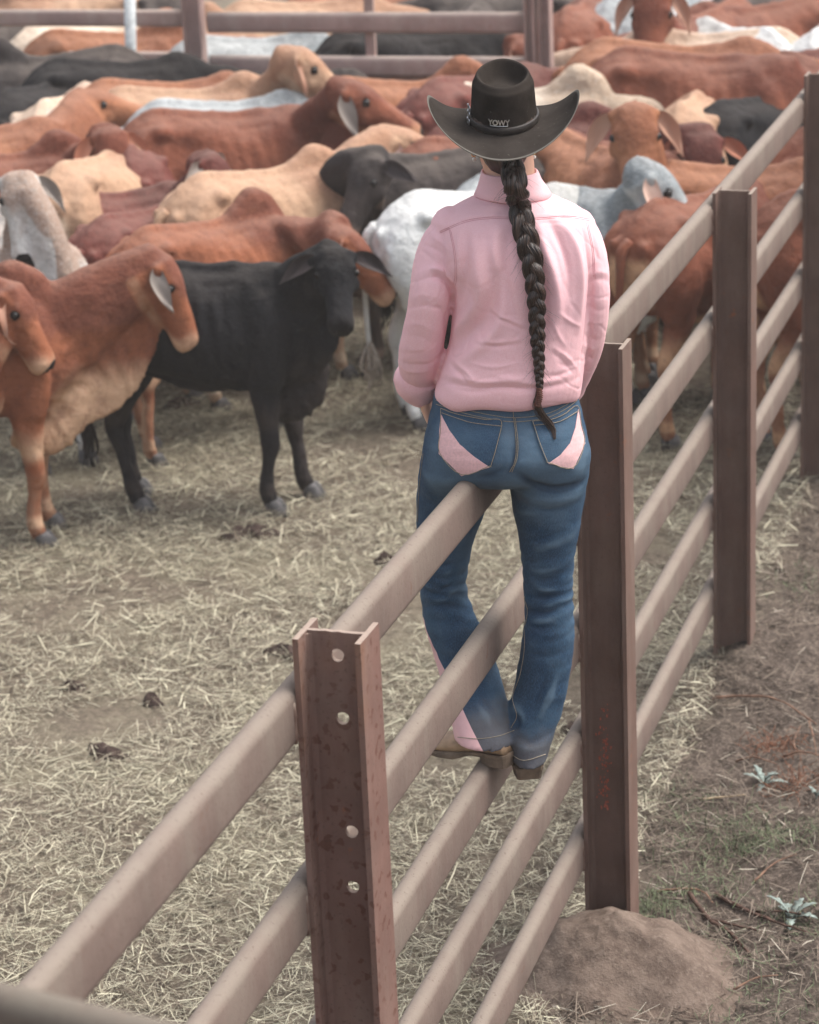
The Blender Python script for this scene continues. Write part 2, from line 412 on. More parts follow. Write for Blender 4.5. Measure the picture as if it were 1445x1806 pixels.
# dirt-covered footing at the second post, smaller heap at the third
def heap(name, cx, cy, rx, ry, h, mat, label, seed, cat='dirt mound'):
    V = []; F = []; nr, na = 36, 72
    for i in range(nr + 1):
        r = i/nr
        for j in range(na):
            a = j/na*2*math.pi; k = 1 + .10*math.sin(2*a + seed) + .07*math.sin(5*a + seed*2)
            x = cx + rx*r*k*math.cos(a); y = cy + ry*r*k*math.sin(a)
            V.append((x, y, h*(max(0, 1 - r**2)**1.7)))
    V = np.array(V); g = gh(V[:, 0], V[:, 1]); V[:, 2] = V[:, 2]*(1 + .06*noise(V, 7, seed)) + np.where(V[:, 2] > .001, g*.6, g - .03) + .006*fbm(V, 16, seed, 3)
    for i in range(nr):
        for j in range(na): F.append((i*na + j, i*na + (j + 1) % na, (i + 1)*na + (j + 1) % na, (i + 1)*na + j))
    F.append(tuple(range(na))[::-1])
    return tag(mk(name, V, F, mat), label, cat)
hm = N('dusty_concrete', .95, .1); a_ = hm.noise(14, 7, .7); b_ = hm.noise(70, 4, .7)
hm.col(hm.mix(hm.math('MULTIPLY', hm.ramp(b_, .5, .7), .6), hm.mix(hm.ramp(a_, .3, .7), (.105, .076, .060), (.185, .140, .112)), (.24, .19, .155)))
hm.bump(a_, .6, .02); hm.bump(b_, .6, .008)
mc = onz(1085, 1690, .05)
heap('footing_mound', mc[0], mc[1], .36, .31, .16, hm.m, 'smooth dirt-coated concrete footing mounded round the base of the post beside the woman', 2, 'mound')
heap('dirt_mound', PX + .05, ys[2] + .0, .22, .3, .07, gm.m, 'low dark earth heap round the foot of the second fence post behind the woman', 5, 'mound')

# near yard rail at the photographer's feet
a0, a1 = ony(-60, 1722, 1.95), ony(420, 1838, 1.80)
nf_ = tag(empty('yard_rail', tuple(a0)), 'blurred brown top rail of the nearer yard crossing the bottom left corner', 'rail')
d_ = (a1 - a0); nr_ = tube([a0 - d_*1.2 - (0, 0, .021), a1 + d_*3 - (0, 0, .021)], [(.021, .021)]*2, 16); 
o = rail('top_rail', a0 - d_*1.5, a1 + d_*3, NEARM, None, n=20, seed=9); o.parent = nf_; o.matrix_parent_inverse = Matrix.Translation(-Vector(a0))
q = a0 - d_*1.2; pp = hpost(None, q[0], q[1] - .1, -.1, q[2] + .02, mat=POSTM); pp.parent = nf_; pp.matrix_parent_inverse = Matrix.Translation(-Vector(a0))

# ---- far fence
FY = 14.3
fa, fb = ony(0, 12, FY), ony(930, 22, FY)
print('far fence', fa, fb, ony(345, 100, FY), ony(930, 90, FY))
ff = tag(empty('far_fence', (fa[0], FY, 0)), 'pale dusty steel rail fence across the back of the pen with cattle behind it', 'fence')
def PF(o): o.parent = ff; o.matrix_parent_inverse = Matrix.Translation((-fa[0], -FY, 0)); return o
xl = ony(345, 50, FY)[0]; xr = ony(953, 50, FY)[0]; zt1 = (fa[2] + fb[2])/2; zt2 = ony(345, 91, FY)[2]
dz_ = zt1 - zt2
for k in range(-1, 4):
    z = zt1 - k*dz_
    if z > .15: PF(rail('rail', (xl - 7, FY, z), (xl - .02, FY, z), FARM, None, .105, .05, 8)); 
for k in range(-1, 4):
    z = zt1 - .01 - k*dz_*1.02
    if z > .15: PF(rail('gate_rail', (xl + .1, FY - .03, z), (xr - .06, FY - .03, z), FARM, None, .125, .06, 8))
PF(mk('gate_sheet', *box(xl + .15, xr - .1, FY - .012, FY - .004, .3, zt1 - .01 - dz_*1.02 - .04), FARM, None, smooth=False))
for px_, w_ in ((345, .115), (940, .06), (964, .07)):
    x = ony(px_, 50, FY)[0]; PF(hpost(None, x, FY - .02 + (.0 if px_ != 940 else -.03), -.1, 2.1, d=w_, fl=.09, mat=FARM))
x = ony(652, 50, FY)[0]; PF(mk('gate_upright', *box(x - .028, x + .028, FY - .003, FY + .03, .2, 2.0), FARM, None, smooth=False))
for k in (1, 2, 3): PF(hpost(None, xl - 2.2*k, FY + .09, -.1, 1.6, mat=FARM))
wq = ony(231, 95, FY - .35); wt = ony(228, -60, FY - .33)
wpst = tag(mk('white_pipe', *tube([(wq[0], wq[1], -.2), wq, wt], [.034]*3, 16), plain('white_paint', (.62, .66, .66), .5)), 'thin white pipe standing upright before the far fence at the top left', 'pipe')
# ================================================================= CATTLE
def unit(v): v = np.asarray(v, float); return v/np.linalg.norm(v)
def coat(name, base, light, dark, mott=.3, black=(.018, .016, .016), patch=None, dust=.14):
    m = N(name, .9, .12); L_, D_, B_ = m.attr('light'), m.attr('dark'), m.attr('black')
    big = m.noise(3.2, 5, .6); med = m.noise(13, 5, .65); hair = m.noise(110, 3, .6, scl=(.35, 1, 1))
    c = m.mix(m.ramp(big, .35, .68), base, tuple(b*(1 - mott) + d*mott for b, d in zip(base, dark)))
    if patch: c = m.mix(m.ramp(m.noise(2.3, 5, .7), .5, .6), c, patch)
    dd = m.math('MULTIPLY', m.ramp(m.math('ADD', D_, m.math('MULTIPLY', m.math('SUBTRACT', med, .5), .5)), .15, .95), .9)
    c = m.mix(dd, c, dark)
    ll = m.ramp(m.math('ADD', L_, m.math('MULTIPLY', m.math('SUBTRACT', med, .5), .55)), .2, .9)
    c = m.mix(ll, c, light)
    c = m.mix(m.math('MULTIPLY', m.ramp(m.noise(26, 4, .7), .54, .68), .4), c, tuple(x*.5 for x in base))
    c = m.mix(m.math('MULTIPLY', m.ramp(m.noise(7.5, 6, .7, scl=(1, 1, .6)), .50, .66), .45), c, dark)
    c = m.mix(m.math('MULTIPLY', m.ramp(m.noise(19, 5, .7), .60, .70), .35), c, tuple(min(1, x*1.5 + .03) for x in base))
    c = m.mix(m.math('MULTIPLY', m.ramp(m.up(), .45, 1.0), dust), c, (.42, .35, .29))
    c = m.mix(m.math('MULTIPLY', m.ramp(hair, .35, .7), .18), c, tuple(min(1, x*1.6 + .02) for x in base))
    c = m.mix(m.ramp(B_, .35, .65), c, black)
    m.col(c); m.bump(hair, .25, .004); m.bump(med, .5, .035); m.bump(m.noise(5, 3), .4, .05)
    return m.m
CO = dict(
 red=coat('red_hide', (.205, .072, .042), (.56, .33, .19), (.115, .036, .024)),
 rich=coat('chestnut_hide', (.255, .092, .047), (.58, .38, .25), (.125, .045, .032)),
 dark=coat('dark_red_hide', (.155, .048, .038), (.40, .19, .12), (.075, .026, .022)),
 orange=coat('orange_hide', (.32, .138, .072), (.58, .41, .28), (.20, .078, .045)),
 tan=coat('tan_hide', (.44, .285, .185), (.68, .54, .40), (.30, .16, .10)),
 cream=coat('cream_hide', (.66, .58, .48), (.78, .74, .68), (.42, .30, .21)),
 pinky=coat('pale_mottled_hide', (.60, .47, .36), (.75, .71, .66), (.36, .24, .17), patch=(.70, .66, .61)),
 white=coat('white_hide', (.70, .71, .69), (.8, .8, .78), (.36, .36, .34), .25),
 grey=coat('grey_hide', (.47, .50, .50), (.72, .73, .71), (.16, .18, .19), .5),
 black=coat('black_hide', (.013, .013, .015), (.035, .028, .026), (.008, .008, .009), .3, dust=.05),
 smoky=coat('smoky_hide', (.050, .040, .037), (.24, .17, .13), (.03, .026, .026), .4, dust=.15),
 greyface=coat('grey_faced_hide', (.50, .49, .46), (.70, .70, .67), (.27, .17, .12), .3))
EYEM = plain('wet_eye', (.010, .007, .006), .22, .4, var=0)
HOOFM = plain('hoof_horn', (.10, .095, .095), .55, .35, var=.4, scale=25)
def earmat(name, c, inner):
    m = N(name, .75, .2); m.col(m.mix(m.ramp(m.attr('inner'), .35, .65), m.mix(m.ramp(m.noise(12, 4), .35, .65), tuple(x*.7 for x in c), c), inner)); m.bump(m.noise(60, 3), .3, .004); return m.m
EARS = dict(black=earmat('black_ear', (.03, .028, .03), (.05, .04, .04)), red=earmat('red_ear', (.24, .085, .05), (.42, .24, .17)), grey=earmat('grey_ear', (.26, .17, .125), (.25, .215, .19)),
            tan=earmat('tan_ear', (.42, .24, .15), (.50, .30, .21)), white=earmat('white_ear', (.60, .58, .54), (.62, .44, .36)), dark=earmat('dark_red_ear', (.14, .05, .038), (.45, .20, .13)))
EARC = dict(red='red', rich='grey', dark='dark', orange='red', tan='tan', cream='white', pinky='tan', white='white', grey='white', black='black', smoky='black', greyface='grey')

def ear_mesh(L=.27, Wd=.10, droop=.6):
    """leaf-shaped cupped ear; grows along +x, hangs toward -z, opening faces +y"""
    V = []; ns, nc = 18, 10; inn = []
    for lay in (0, 1):
        for i in range(ns + 1):
            t = i/ns; wd = Wd*(.42 + .58*math.sin(math.pi*min(1, t*1.05)**.8))*(1 - t**3.0)**.7 + .004
            x = L*t*math.cos(droop*t); z = -L*t*math.sin(droop*(.35 + .65*t)); th = .005*(1 - t*.6)
            for j in range(nc + 1):
                s = j/nc*2 - 1; cup = .55*wd*(s*s - .5)*(1 - .75*t) ; 
                V.append((x, cup + (th if lay else -th) + .006*math.sin(9*t + 3*s), z + s*wd/2)); inn.append(lay)
    F = []; M_ = (ns + 1)*(nc + 1)
    for i in range(ns):
        for j in range(nc):
            a = i*(nc + 1) + j; b = a + 1; c_ = a + nc + 2; d = a + nc + 1
            F.append((a, b, c_, d)); F.append((a + M_, d + M_, c_ + M_, b + M_))
    for i in range(ns):
        for j in (0, nc):
            a = i*(nc + 1) + j; b = a + nc + 1; F.append((a, b, b + M_, a + M_) if j else (a, a + M_, b + M_, b))
    for i in (0, ns):
        for j in range(nc):
            a = i*(nc + 1) + j; F.append((a, a + 1, a + 1 + M_, a + M_))
    return np.array(V), F, inn

def build_cow(name, neck=(0, 18), head=(0, 52), hump=1.0, dewlap=1.0, legs=(0, 0, 0, 0), fat=1.0, calf=0.0, ears=(1, 1), tail=0.0, hs=1.0, vox=.0165, nl=.50, droop=1.15, eart=25, lk=1.0, bumps=1, blen=.82, dep=.93, lt=1.0, n2=None, hax=None):
    """one animal in its own axes: +x forward, z up. Returns (body mesh, list of child specs)"""
    parts = []; A = np.array; LX = blen
    T = [(-.745, .96, .80, .055), (-.70, 1.03, .70, .115), (-.62, 1.095, .63, .165), (-.50, 1.145, .60, .205), (-.38, 1.15, .585, .205), (-.22, 1.125, .555, .225), (-.05, 1.11, .52, .25),
         (.12, 1.10, .495, .255), (.28, 1.12, .48, .235), (.42, 1.14, .485, .20), (.54, 1.10, .54, .165), (.64, 1.00, .63, .11), (.69, .92, .72, .06)]
    rings = []
    for x, zt, zb, hw in interp(A(T), 4):
        hw *= fat; zb = zt - (zt - zb)*dep; zc = (zt + zb)/2; hh = (zt - zb)/2; r = []
        for a in np.arange(28)/28*2*math.pi:
            c_, s_ = math.cos(a), math.sin(a)
            wz = 1.0 - .22*max(0, s_)**1.5 - .12*max(0, -s_)      # narrower along the spine
            rr = (abs(c_)**2.3 + abs(s_)**2.3)**(-1/2.3)
            r.append((x, hw*c_*rr*wz, zc - .03*(1 - abs(s_)) + hh*s_*rr))
        rings.append(A(r))
    parts.append(loft(rings))
    # spine, hip (hook) and pin bones
    parts.append(tube([(-.70, 0, 1.0), (-.6, 0, 1.09), (-.45, 0, 1.148), (-.25, 0, 1.128), (0, 0, 1.105), (.2, 0, 1.105), (.4, 0, 1.09)], [.028, .03, .032, .03, .03, .035, .04], 10, 3))
    for s in (-1, 1):
        parts.append(ball((-.44, s*.145*fat, 1.07), (.07, .055, .045), 12)); parts.append(ball((-.70, s*.075*fat, .985), (.045, .035, .045), 10))
        # shoulder blade, thigh
        parts.append(tube([(.30, s*.08, 1.05), (.37, s*.16*fat, .93), (.42, s*.178*fat, .76), (.40, s*.165, .62)], [(.05, .06), (.055, .11), (.06, .105), (.06, .075)], 14, 3))
        parts.append(tube([(-.46, s*.10, 1.05), (-.52, s*.145*fat, .90), (-.50, s*.155*fat, .76), (-.50, s*.14, .62)], [(.07, .09), (.085, .185), (.085, .165), (.06, .11)], 14, 3))
    if hump:
        h = hump; hz = lambda r_, q: 1.125 + .15*h*q - r_
        parts.append(tube([(.12, 0, hz(.06, 0) - .01), (.24, 0, hz(.09, .35)), (.33, 0, hz(.11, .85)), (.39, 0, hz(.12, 1.0)), (.47, 0, hz(.12, .55)), (.56, 0, hz(.11, -.2))], [(.045, .06), (.062, .09), (.068, .11), (.070, .12), (.074, .12), (.075, .11)], 16, 3))
    body_n = len(parts)
    # neck
    ny, ne = R(neck[0]), R(neck[1]); N0 = A((.50*LX, 0, .90))
    d1 = A((math.cos(ne)*math.cos(ny), math.cos(ne)*math.sin(ny), math.sin(ne)))
    d0 = unit(A((1, math.tan(ny*.35) if abs(ny) < 1.2 else .45*np.sign(ny), math.tan(ne*.35))))
    N1 = N0 + d0*nl*.5; N2 = N1 + d1*nl*.56
    if n2 is not None:
        N2 = A(n2); dn = N2 - N0; Ln = np.linalg.norm(dn); N1 = N0 + dn*.5 + A((.05, 0, .035))*min(1, Ln/.4); d1 = unit(N2 - N1)
    Nm = N0 - A((.10, 0, 0))
    parts.append(tube([Nm, N0, N1, N2], [(.13, .24), (.125, .225), (.095, .165), (.078, .118)], 20, 5))
    # head frame
    hy, hp = (R(head[0]), R(head[1])) if hax is None else hax
    a = A((math.cos(hp)*math.cos(hy), math.cos(hp)*math.sin(hy), -math.sin(hp))); l_ = A((-math.sin(hy), math.cos(hy), 0)); u = np.cross(a, l_)
    H0 = N2 + d1*.04 + u*.055 + a*(-.015)
    def hpnt(s, uu, w_): return H0 + (a*s + u*uu + l_*w_)*hs
    S = [(-.035, -.075, .045, .05), (0, -.075, .08, .082), (.06, -.085, .103, .10), (.12, -.092, .108, .104), (.17, -.095, .100, .094), (.23, -.095, .085, .076), (.30, -.098, .079, .068), (.36, -.100, .073, .066), (.405, -.102, .072, .071), (.435, -.104, .062, .064), (.455, -.106, .042, .046)]
    rings = []
    for s, uu, hh, hw in interp(A(S), 3):
        s *= 1 - .16*calf; r = []
        for an in np.arange(22)/22*2*math.pi:
            c_, s_ = math.cos(an), math.sin(an); rr = (abs(c_)**2.5 + abs(s_)**2.5)**(-1/2.5); wz = 1 - .30*max(0, -s_)
            r.append(hpnt(s, uu + hh*s_*rr, hw*c_*rr*wz))
        rings.append(A(r))
    parts.append(loft(rings)); sc_ = 1 - .16*calf
    parts.append(tube([N2 - d1*.12, H0 + (u*-.09)*hs, hpnt(.08, -.10, 0)], [(.08, .12), (.085*hs, .11*hs), (.08*hs, .095*hs)], 16, 3))
    for s in (-1, 1):
        parts.append(ball(hpnt(.112*sc_, -.024, s*.080), .027*hs, 10)); parts.append(ball(hpnt(.145*sc_, -.066, s*.083), .02*hs, 10)); parts.append(ball(hpnt(.15*sc_, -.12, s*.07), (.05*hs,)*3, 10)); parts.append(ball(hpnt(.015, -.02, s*.05), .028*hs, 10))
        parts.append(ball(hpnt(.43*sc_, -.085, s*.034), .026*hs, 10)); parts.append(tube([hpnt(.01, -.055, s*.06), hpnt(.02, -.065, s*.115)], [.035*hs, .022*hs], 10, 2))
    parts.append(tube([hpnt(.36*sc_, -.135, 0), hpnt(.43*sc_, -.142, 0)], [.036*hs, .03*hs], 10, 2))
    # dewlap: hanging fold from the throat to the brisket
    if dewlap:
        ps, rs = [], []
        J = hpnt(.10, -.17, 0)
        for t in np.linspace(0, 1, 12):
            top = J*(1 - t) + A((.47*LX, 0, .66))*t; sag = dewlap*(.06 + .15*math.sin(math.pi*min(1, t*1.02))**.8 + .05*t)
            ps.append(top + A((0, 0, .03 - sag*.5))); rs.append((.020 + .022*t, .05 + sag*.55))
        sd = unit(np.cross(A((.47*LX, 0, .66)) - J, (0, 0, 1)))
        parts.append(tube(ps, rs, 16, 2, side=sd))
        parts.append(tube([(.30*LX, 0, .50), (.45*LX, 0, .50 - .03*dewlap), (.58*LX, 0, .56 - .03*dewlap), (.64*LX, 0, .68)], [(.06, .06), (.06, .085), (.05, .085), (.04, .07)], 12, 3))
    head_n = len(parts)
    # belly fold
    parts.append(tube([(x_, 0, 1.11 - (1.11 - z_)*dep) for x_, z_ in ((-.40, .615), (-.20, .56), (-.05, .515), (.12, .50))], [(.05, .04), (.06, .06), (.06, .05), (.05, .03)], 10, 2))
    hoofs = []
    fl, fr, hl, hr = legs; Z = lambda z: z*lk if z < .5 else z
    for s, dx in ((1, fl), (-1, fr)):
        K = A((.41 + dx*.45, s*.125, .345)); Fk = A((.395 + dx*.92, s*.12, .135)); Ho = A((.42 + dx, s*.12, .055))
        parts.append(tube([(.40, s*.13, .72), (.385 + dx*.1, s*.135, .58), (.40 + dx*.3, s*.13, .45), K, K - A((.005 - dx*.1, 0, .06)), (K + Fk)/2, Fk, Ho],
                     [(a_*lt, b_*lt) for a_, b_ in [(.075, .10), (.062, .078), (.050, .057), (.047, .049), (.036, .040), (.030, .033), (.038, .040), (.036, .040)]], 12, 3))
        hoofs.append((Ho, s))
    for s, dx in ((1, hl), (-1, hr)):
        K = A((-.595 + dx*.55, s*.125, .425)); Fk = A((-.575 + dx*.95, s*.12, .145)); Ho = A((-.545 + dx, s*.12, .055))
        parts.append(tube([(-.49, s*.14, .78), (-.47 + dx*.1, s*.145, .64), (-.52 + dx*.3, s*.135, .53), K, K - A((-.01, 0, .07)), (K + Fk)/2, Fk, Ho],
                     [(a_*lt, b_*lt) for a_, b_ in [(.075, .13), (.068, .108), (.047, .070), (.040, .053), (.033, .041), (.030, .035), (.038, .040), (.036, .040)]], 12, 3))
        hoofs.append((Ho, s))
    for i_, p_ in enumerate(parts):
        if not body_n <= i_ < head_n: p_[0][:, 0] *= LX
    parts_h = [(A((h_[0]*LX, h_[1], h_[2])), s_) for h_, s_ in hoofs]
    me = fuse(parts, vox, 6, .5); me.name = name
    V = coords(me); Nn = normals(me); W0 = V.copy(); V[:, 0] /= LX
    # skin wrinkles on the neck and dewlap, muscle and rib relief on the flank
    n = noise(V, 7, 1)*.008*bumps + noise(V, 17, 2)*.0034*bumps + (.4 - np.abs(noise(V*A((1, 1, .6)), 11, 6)))*.005*bumps
    near_neck = smst(V[:, 0], .42, .62)*smst(1.0 - V[:, 2], -.1, .35)
    near_head = np.linalg.norm(W0 - (H0 + a*.2), axis=1); near_neck *= smst(near_head, .22, .34)
    fold = (1 - 2*np.abs(np.sin(V[:, 0]*36 + 5.5*noise(V, 4, 3) + V[:, 2]*9)))*.0095*near_neck*(dewlap > 0)*np.clip(.5 + 1.3*noise(V, 6, 41), 0, 1.3)
    ribs = np.sin(V[:, 0]*72 + V[:, 2]*10 + 2*noise(V, 4, 8))*.004*smst(V[:, 0], -.3, -.15)*smst(.3 - V[:, 0], 0, .1)*smst(V[:, 2], .55, .7)*smst(1.08 - V[:, 2], 0, .1)*smst(np.abs(V[:, 1]), .12, .2)
    V = V + Nn*(n*(1 - smst(.35 - near_head, 0, .15)*.8) + fold + ribs)[:, None]
    # flank hollow in front of the hip
    fh = np.exp(-(((V[:, 0] + .30)/.09)**2 + ((V[:, 2] - .98)/.07)**2))*smst(np.abs(V[:, 1]), .1, .18); V[:, 1] -= np.sign(V[:, 1])*fh*.035
    V[:, 2] = np.where(V[:, 2] < .5, V[:, 2], V[:, 2])
    W_ = V.copy(); W_[:, 0] *= LX; setcoords(me, W_)
    # colour masks
    hc = (W_ - H0)/hs; hx, hu, hw_ = hc @ a, hc @ u, hc @ l_
    inh = smst(hx, -.05, .02)*smst(.16 - np.abs(hu + .09), 0, .05)*(np.abs(hw_) < .16)*(hx < .6); body = 1 - inh
    light = smst(.66 - V[:, 2], 0, .22)*smst(V[:, 2], .38, .46)*.8*body + smst(-V[:, 0], .66, .74)*smst(.12 - np.abs(V[:, 1]), 0, .06)*smst(V[:, 2], .5, .6)*smst(.93 - V[:, 2], 0, .1)*.9
    light += near_neck*smst(.98 - V[:, 2], 0, .42)*1.0 + smst(.11 - np.abs(V[:, 1]), 0, .08)*smst(.62 - V[:, 2], 0, .1)*.6*(V[:, 2] > .2)
    light += smst(.17 - V[:, 2], 0, .05)*smst(V[:, 2], .09, .12)*.55 + smst(.50 - V[:, 2], 0, .2)*.42 + smst(-V[:, 0], .58, .70)*smst(.15 - np.abs(V[:, 1]), 0, .06)*smst(1.0 - V[:, 2], 0, .12)*1.0
    eye = A([hpnt(.128*sc_, -.045, s*.10) for s in (-1, 1)]); de = np.min([np.linalg.norm(W_ - e, axis=1) for e in eye], axis=0)
    light += inh*(smst(.055 - de, 0, .05)*.42 + smst(hx, .30*sc_, .42*sc_)*smst(.04 - hu, 0, .12)*.7 + smst(-hu, .12, .18)*.5)
    dark = smst(V[:, 2], .82, 1.12)*smst(V[:, 0], .05, .35)*.95*body + smst(V[:, 2], .9, 1.15)*.45*body + inh*smst(hu, -.06, .0)*smst(.30*sc_ - hx, 0, .16)*.85 + smst(.36 - V[:, 2], 0, .06)*smst(V[:, 2], .16, .3)*.15
    dark += smst(V[:, 0], .45, .62)*smst(V[:, 2], .85, 1.1)*.5*body
    nose = inh*smst(hx, .412*sc_, .43*sc_)*smst(.50 - hx, 0, .02)*smst(1.0 - np.sqrt((hw_/.052)**2 + ((hu + .085)/.055)**2), -.1, .15); black = nose*1.0 + inh*smst(.027 - de, 0, .008)
    setcol(me, 'light', np.clip(light, 0, 1)); setcol(me, 'dark', np.clip(dark, 0, 1)); setcol(me, 'black', np.clip(black, 0, 1))
    kids = []
    for s in (-1, 1):
        c_ = hpnt(.127*sc_, -.045, s*.0955); v, f = ball((0, 0, 0), .0185*hs, 14); kids.append(('eye', v + c_, f, 'eye', None))
        v, f = ball((0, 0, 0), (.012*hs, .009*hs, .012*hs), 8); kids.append(('nostril', v + hpnt(.449*sc_, -.085, s*.034), f, 'eye', None))
        if ears[(s + 1)//2]:
            v, f, inn = ear_mesh(.225*hs, .088*hs, droop)
            # ear axes: outward from the head and back a little, opening forward
            ex = unit(l_*s*1.0 - a*.25 - u*.15); ez = unit(A((0, 0, 1)) - ex*ex[2]); ey = np.cross(ez, ex)
            if ey @ a < 0: ey = -ey
            ct, st_ = math.cos(R(eart)), math.sin(R(eart)); ex2 = ex*ct - ez*st_; ez2 = ez*ct + ex*st_; ro = R(68 if eart > 45 else 20); ey, ez2 = ey*math.cos(ro) + ez2*math.sin(ro), ez2*math.cos(ro) - ey*math.sin(ro)
            Vw = hpnt(.022, -.062, s*.095) + v[:, 0:1]*ex2 + v[:, 1:2]*ey + v[:, 2:3]*ez2
            kids.append(('ear', Vw, f, 'ear', inn))
    for Ho, s in parts_h:
        hv = []
        for sy in (-1, 1):
            c_ = Ho + A((.012, sy*.021, 0)); rr = []
            for z, k, sh in ((0, 1.12, .014), (.03, 1.0, .006), (.062, .82, -.004), (.075, .6, -.006)):
                rr.append(A([(c_[0] + sh + .042*k*math.cos(q)*(1.25 if math.cos(q) > 0 else .9), c_[1] + .0235*k*math.sin(q), z) for q in np.arange(14)/14*2*math.pi]))
            hv.append(loft(rr))
        v, f = join(hv); kids.append(('hoof', v, f, 'hoof', None))
    # tail
    tp = [(x_*LX, y_, z_) for x_, y_, z_ in [(-.70, 0, 1.01), (-.76, .01, .97), (-.785, tail*.03, .86), (-.79, tail*.07, .70), (-.785, tail*.12, .52), (-.775, tail*.16, .40)]]
    tv = tube(tp, [.030, .026, .019, .015, .013, .011], 10, 4); rgt = np.random.default_rng(abs(hash(name)) % 999 if False else len(name)); sw = []
    for i in range(26):
        q = A(tp[-1]) + A((0, 0, .03)); o_ = rgt.normal(0, .010, 3); e = A((rgt.normal(0, .02), rgt.normal(0, .02), -rgt.uniform(.14, .27)))
        sw.append(tube([q + o_*.6, q + o_*1.8 + e*.35, q + e*.7 + o_*2, q + e], [.004, .009, .007, .0015], 5, 2))
    kids.append(('tail', tv[0], tv[1], 'coat', None)); kids.append(('tail_switch', *join(sw), 'switch', None))
    return me, kids, dict(poll=hpnt(0, 0, 0), nose=hpnt(.45*sc_, -.08, 0), eye0=eye[0], eye1=eye[1])
SWITCHM = plain('tail_hair_dark', (.03, .022, .02), .7, var=.4, scale=60)
SWITCHW = plain('tail_hair_pale', (.40, .34, .28), .7, var=.3, scale=60)

PROTO = {}
def proto(key, **kw):
    me, kids, info = build_cow('cattle_body', **kw); km = []
    for nm, v, f, mt, inn in kids:
        m_ = bpy.data.meshes.new(nm); m_.from_pydata(np.asarray(v).tolist(), [], [tuple(int(i) for i in q) for q in f]); m_.update()
        m_.polygons.foreach_set('use_smooth', np.ones(len(m_.polygons), bool))
        if inn is not None: setcol(m_, 'inner', inn)
        km.append((nm, m_, mt))
    me.polygons.foreach_set('use_smooth', np.ones(len(me.polygons), bool))
    if not me.materials: me.materials.append(CO['red'])
    for _, m_, _2 in km: m_.materials.append(CO['red'])
    PROTO[key] = (me, km, info, kw)
ANCH = dict(hump=(.37, 0, 1.24), back=(0, 0, 1.12), rump=(-.48, 0, 1.15), tail=(-.72, 0, 1.0), loin=(-.25, 0, 1.13), neck=(.6, 0, 1.1), withers=(.3, 0, 1.14), front=(.44, 0, 0), chest=(.66, 0, .8))
def slotmat(o, m):
    o.material_slots[0].link = 'OBJECT'; o.material_slots[0].material = m
COWS = []
def cow(key, px, py, h, coat_, label, s=1.0, at='back', group='cattle crowded in the pen', earc=None, dy=0.0, grp2=None):
    """stand an animal so that the named point of it is seen at (px, py); h = heading, 0 = to the right of the photograph, 90 = away"""
    me, km, info, kw = PROTO[key]
    an = np.array(info[at] if at in info else (np.array(ANCH[at])*(.82, 1, 1)))*s
    for it in range(3):
        P = onz(px, py, an[2]) 
        if dy: P = onz(px, py, an[2]) ; rr = ray(px, py); 
        vy = math.atan2(-(P - CAM)[0], (P - CAM)[1])           # view yaw to the left
    th = R(h) + vy; c_, s_ = math.cos(th), math.sin(th)
    if dy: P = P + rr*(dy/rr[1])*np.array((1, 1, 0))
    loc = (P[0] - (c_*an[0] - s_*an[1]), P[1] - (s_*an[0] + c_*an[1]), 0)
    root = empty('cattle', loc, th); tag(root, label, 'cattle', group)
    root.scale = (s, s, s)
    b = bpy.data.objects.new('body', me); COL.objects.link(b); b.parent = root; slotmat(b, CO[coat_])
    for nm, m_, mt in km:
        o = bpy.data.objects.new(nm, m_); COL.objects.link(o); o.parent = root
        slotmat(o, {'eye': EYEM, 'ear': EARS[earc or EARC[coat_]], 'hoof': HOOFM, 'coat': CO[coat_], 'switch': SWITCHW if coat_ in ('white', 'cream') else SWITCHM}[mt])
    COWS.append((label, loc, s, th)); return root

def project(P):
    v = np.asarray(P, float) - CAM; c = v[0]*_vx + v[1]*_vp + v[2]*_vz
    return c[0]/c[2]*FPX + PW/2, c[1]/c[2]*FPX + PH/2
def hero(at, px, py, h, coat_, label, s, poll, near, hv, hp, earc=None, nl=.46, group='cattle crowded in the pen', **kw):
    """an animal whose head is also put where the photograph has it: poll = pixel of the poll, hv / hp = where the face points"""
    an = np.array(ANCH[at])*(.82, 1, 1)*s; P = onz(px, py, an[2]); vy = math.atan2(-(P - CAM)[0], (P - CAM)[1])
    th = R(h) + vy; c_, s_ = math.cos(th), math.sin(th); loc = np.array((P[0] - (c_*an[0] - s_*an[1]), P[1] - (s_*an[0] + c_*an[1]), 0))
    Rm = np.array(((c_, -s_, 0), (s_, c_, 0), (0, 0, 1))); N0 = loc + Rm @ (np.array((.50*.82, 0, .90))*s)
    r = unit(ray(*poll)); oc = CAM - N0; b = r @ oc; cc = oc @ oc - ((nl + .06)*s)**2; D = b*b - cc
    t = -b + (0 if D < 0 else (-1 if near else 1)*math.sqrt(D)); Q = CAM + r*t
    L = Rm.T @ (Q - loc)/s
    hy = R(hv) + vy - th; hpp = R(hp); a = np.array((math.cos(hpp)*math.cos(hy), math.cos(hpp)*math.sin(hy), -math.sin(hpp)))
    u = np.cross(a, (-math.sin(hy), math.cos(hy), 0)); n2 = L - u*.05 - a*.0
    key = 'h%d' % len(PROTO); proto(key, n2=tuple(n2), hax=(hy, hpp), **kw)
    o = cow(key, px, py, h, coat_, label, s, at, group, earc); inf = PROTO[key][2]
    pr = lambda q: tuple(int(v) for v in project(loc + Rm @ (np.asarray(q)*s)))
    print('%-34s poll %s nose %s | rump %s hump %s ffoot %s hfoot %s miss %.2f' % (label[:34], pr(inf['poll']), pr(inf['nose']), pr((-.7*.82, 0, 1)), pr((.32, 0, 1.27)), pr((.35, 0, 0)), pr((-.45, 0, 0)), max(0, -D)**.5))
    return o
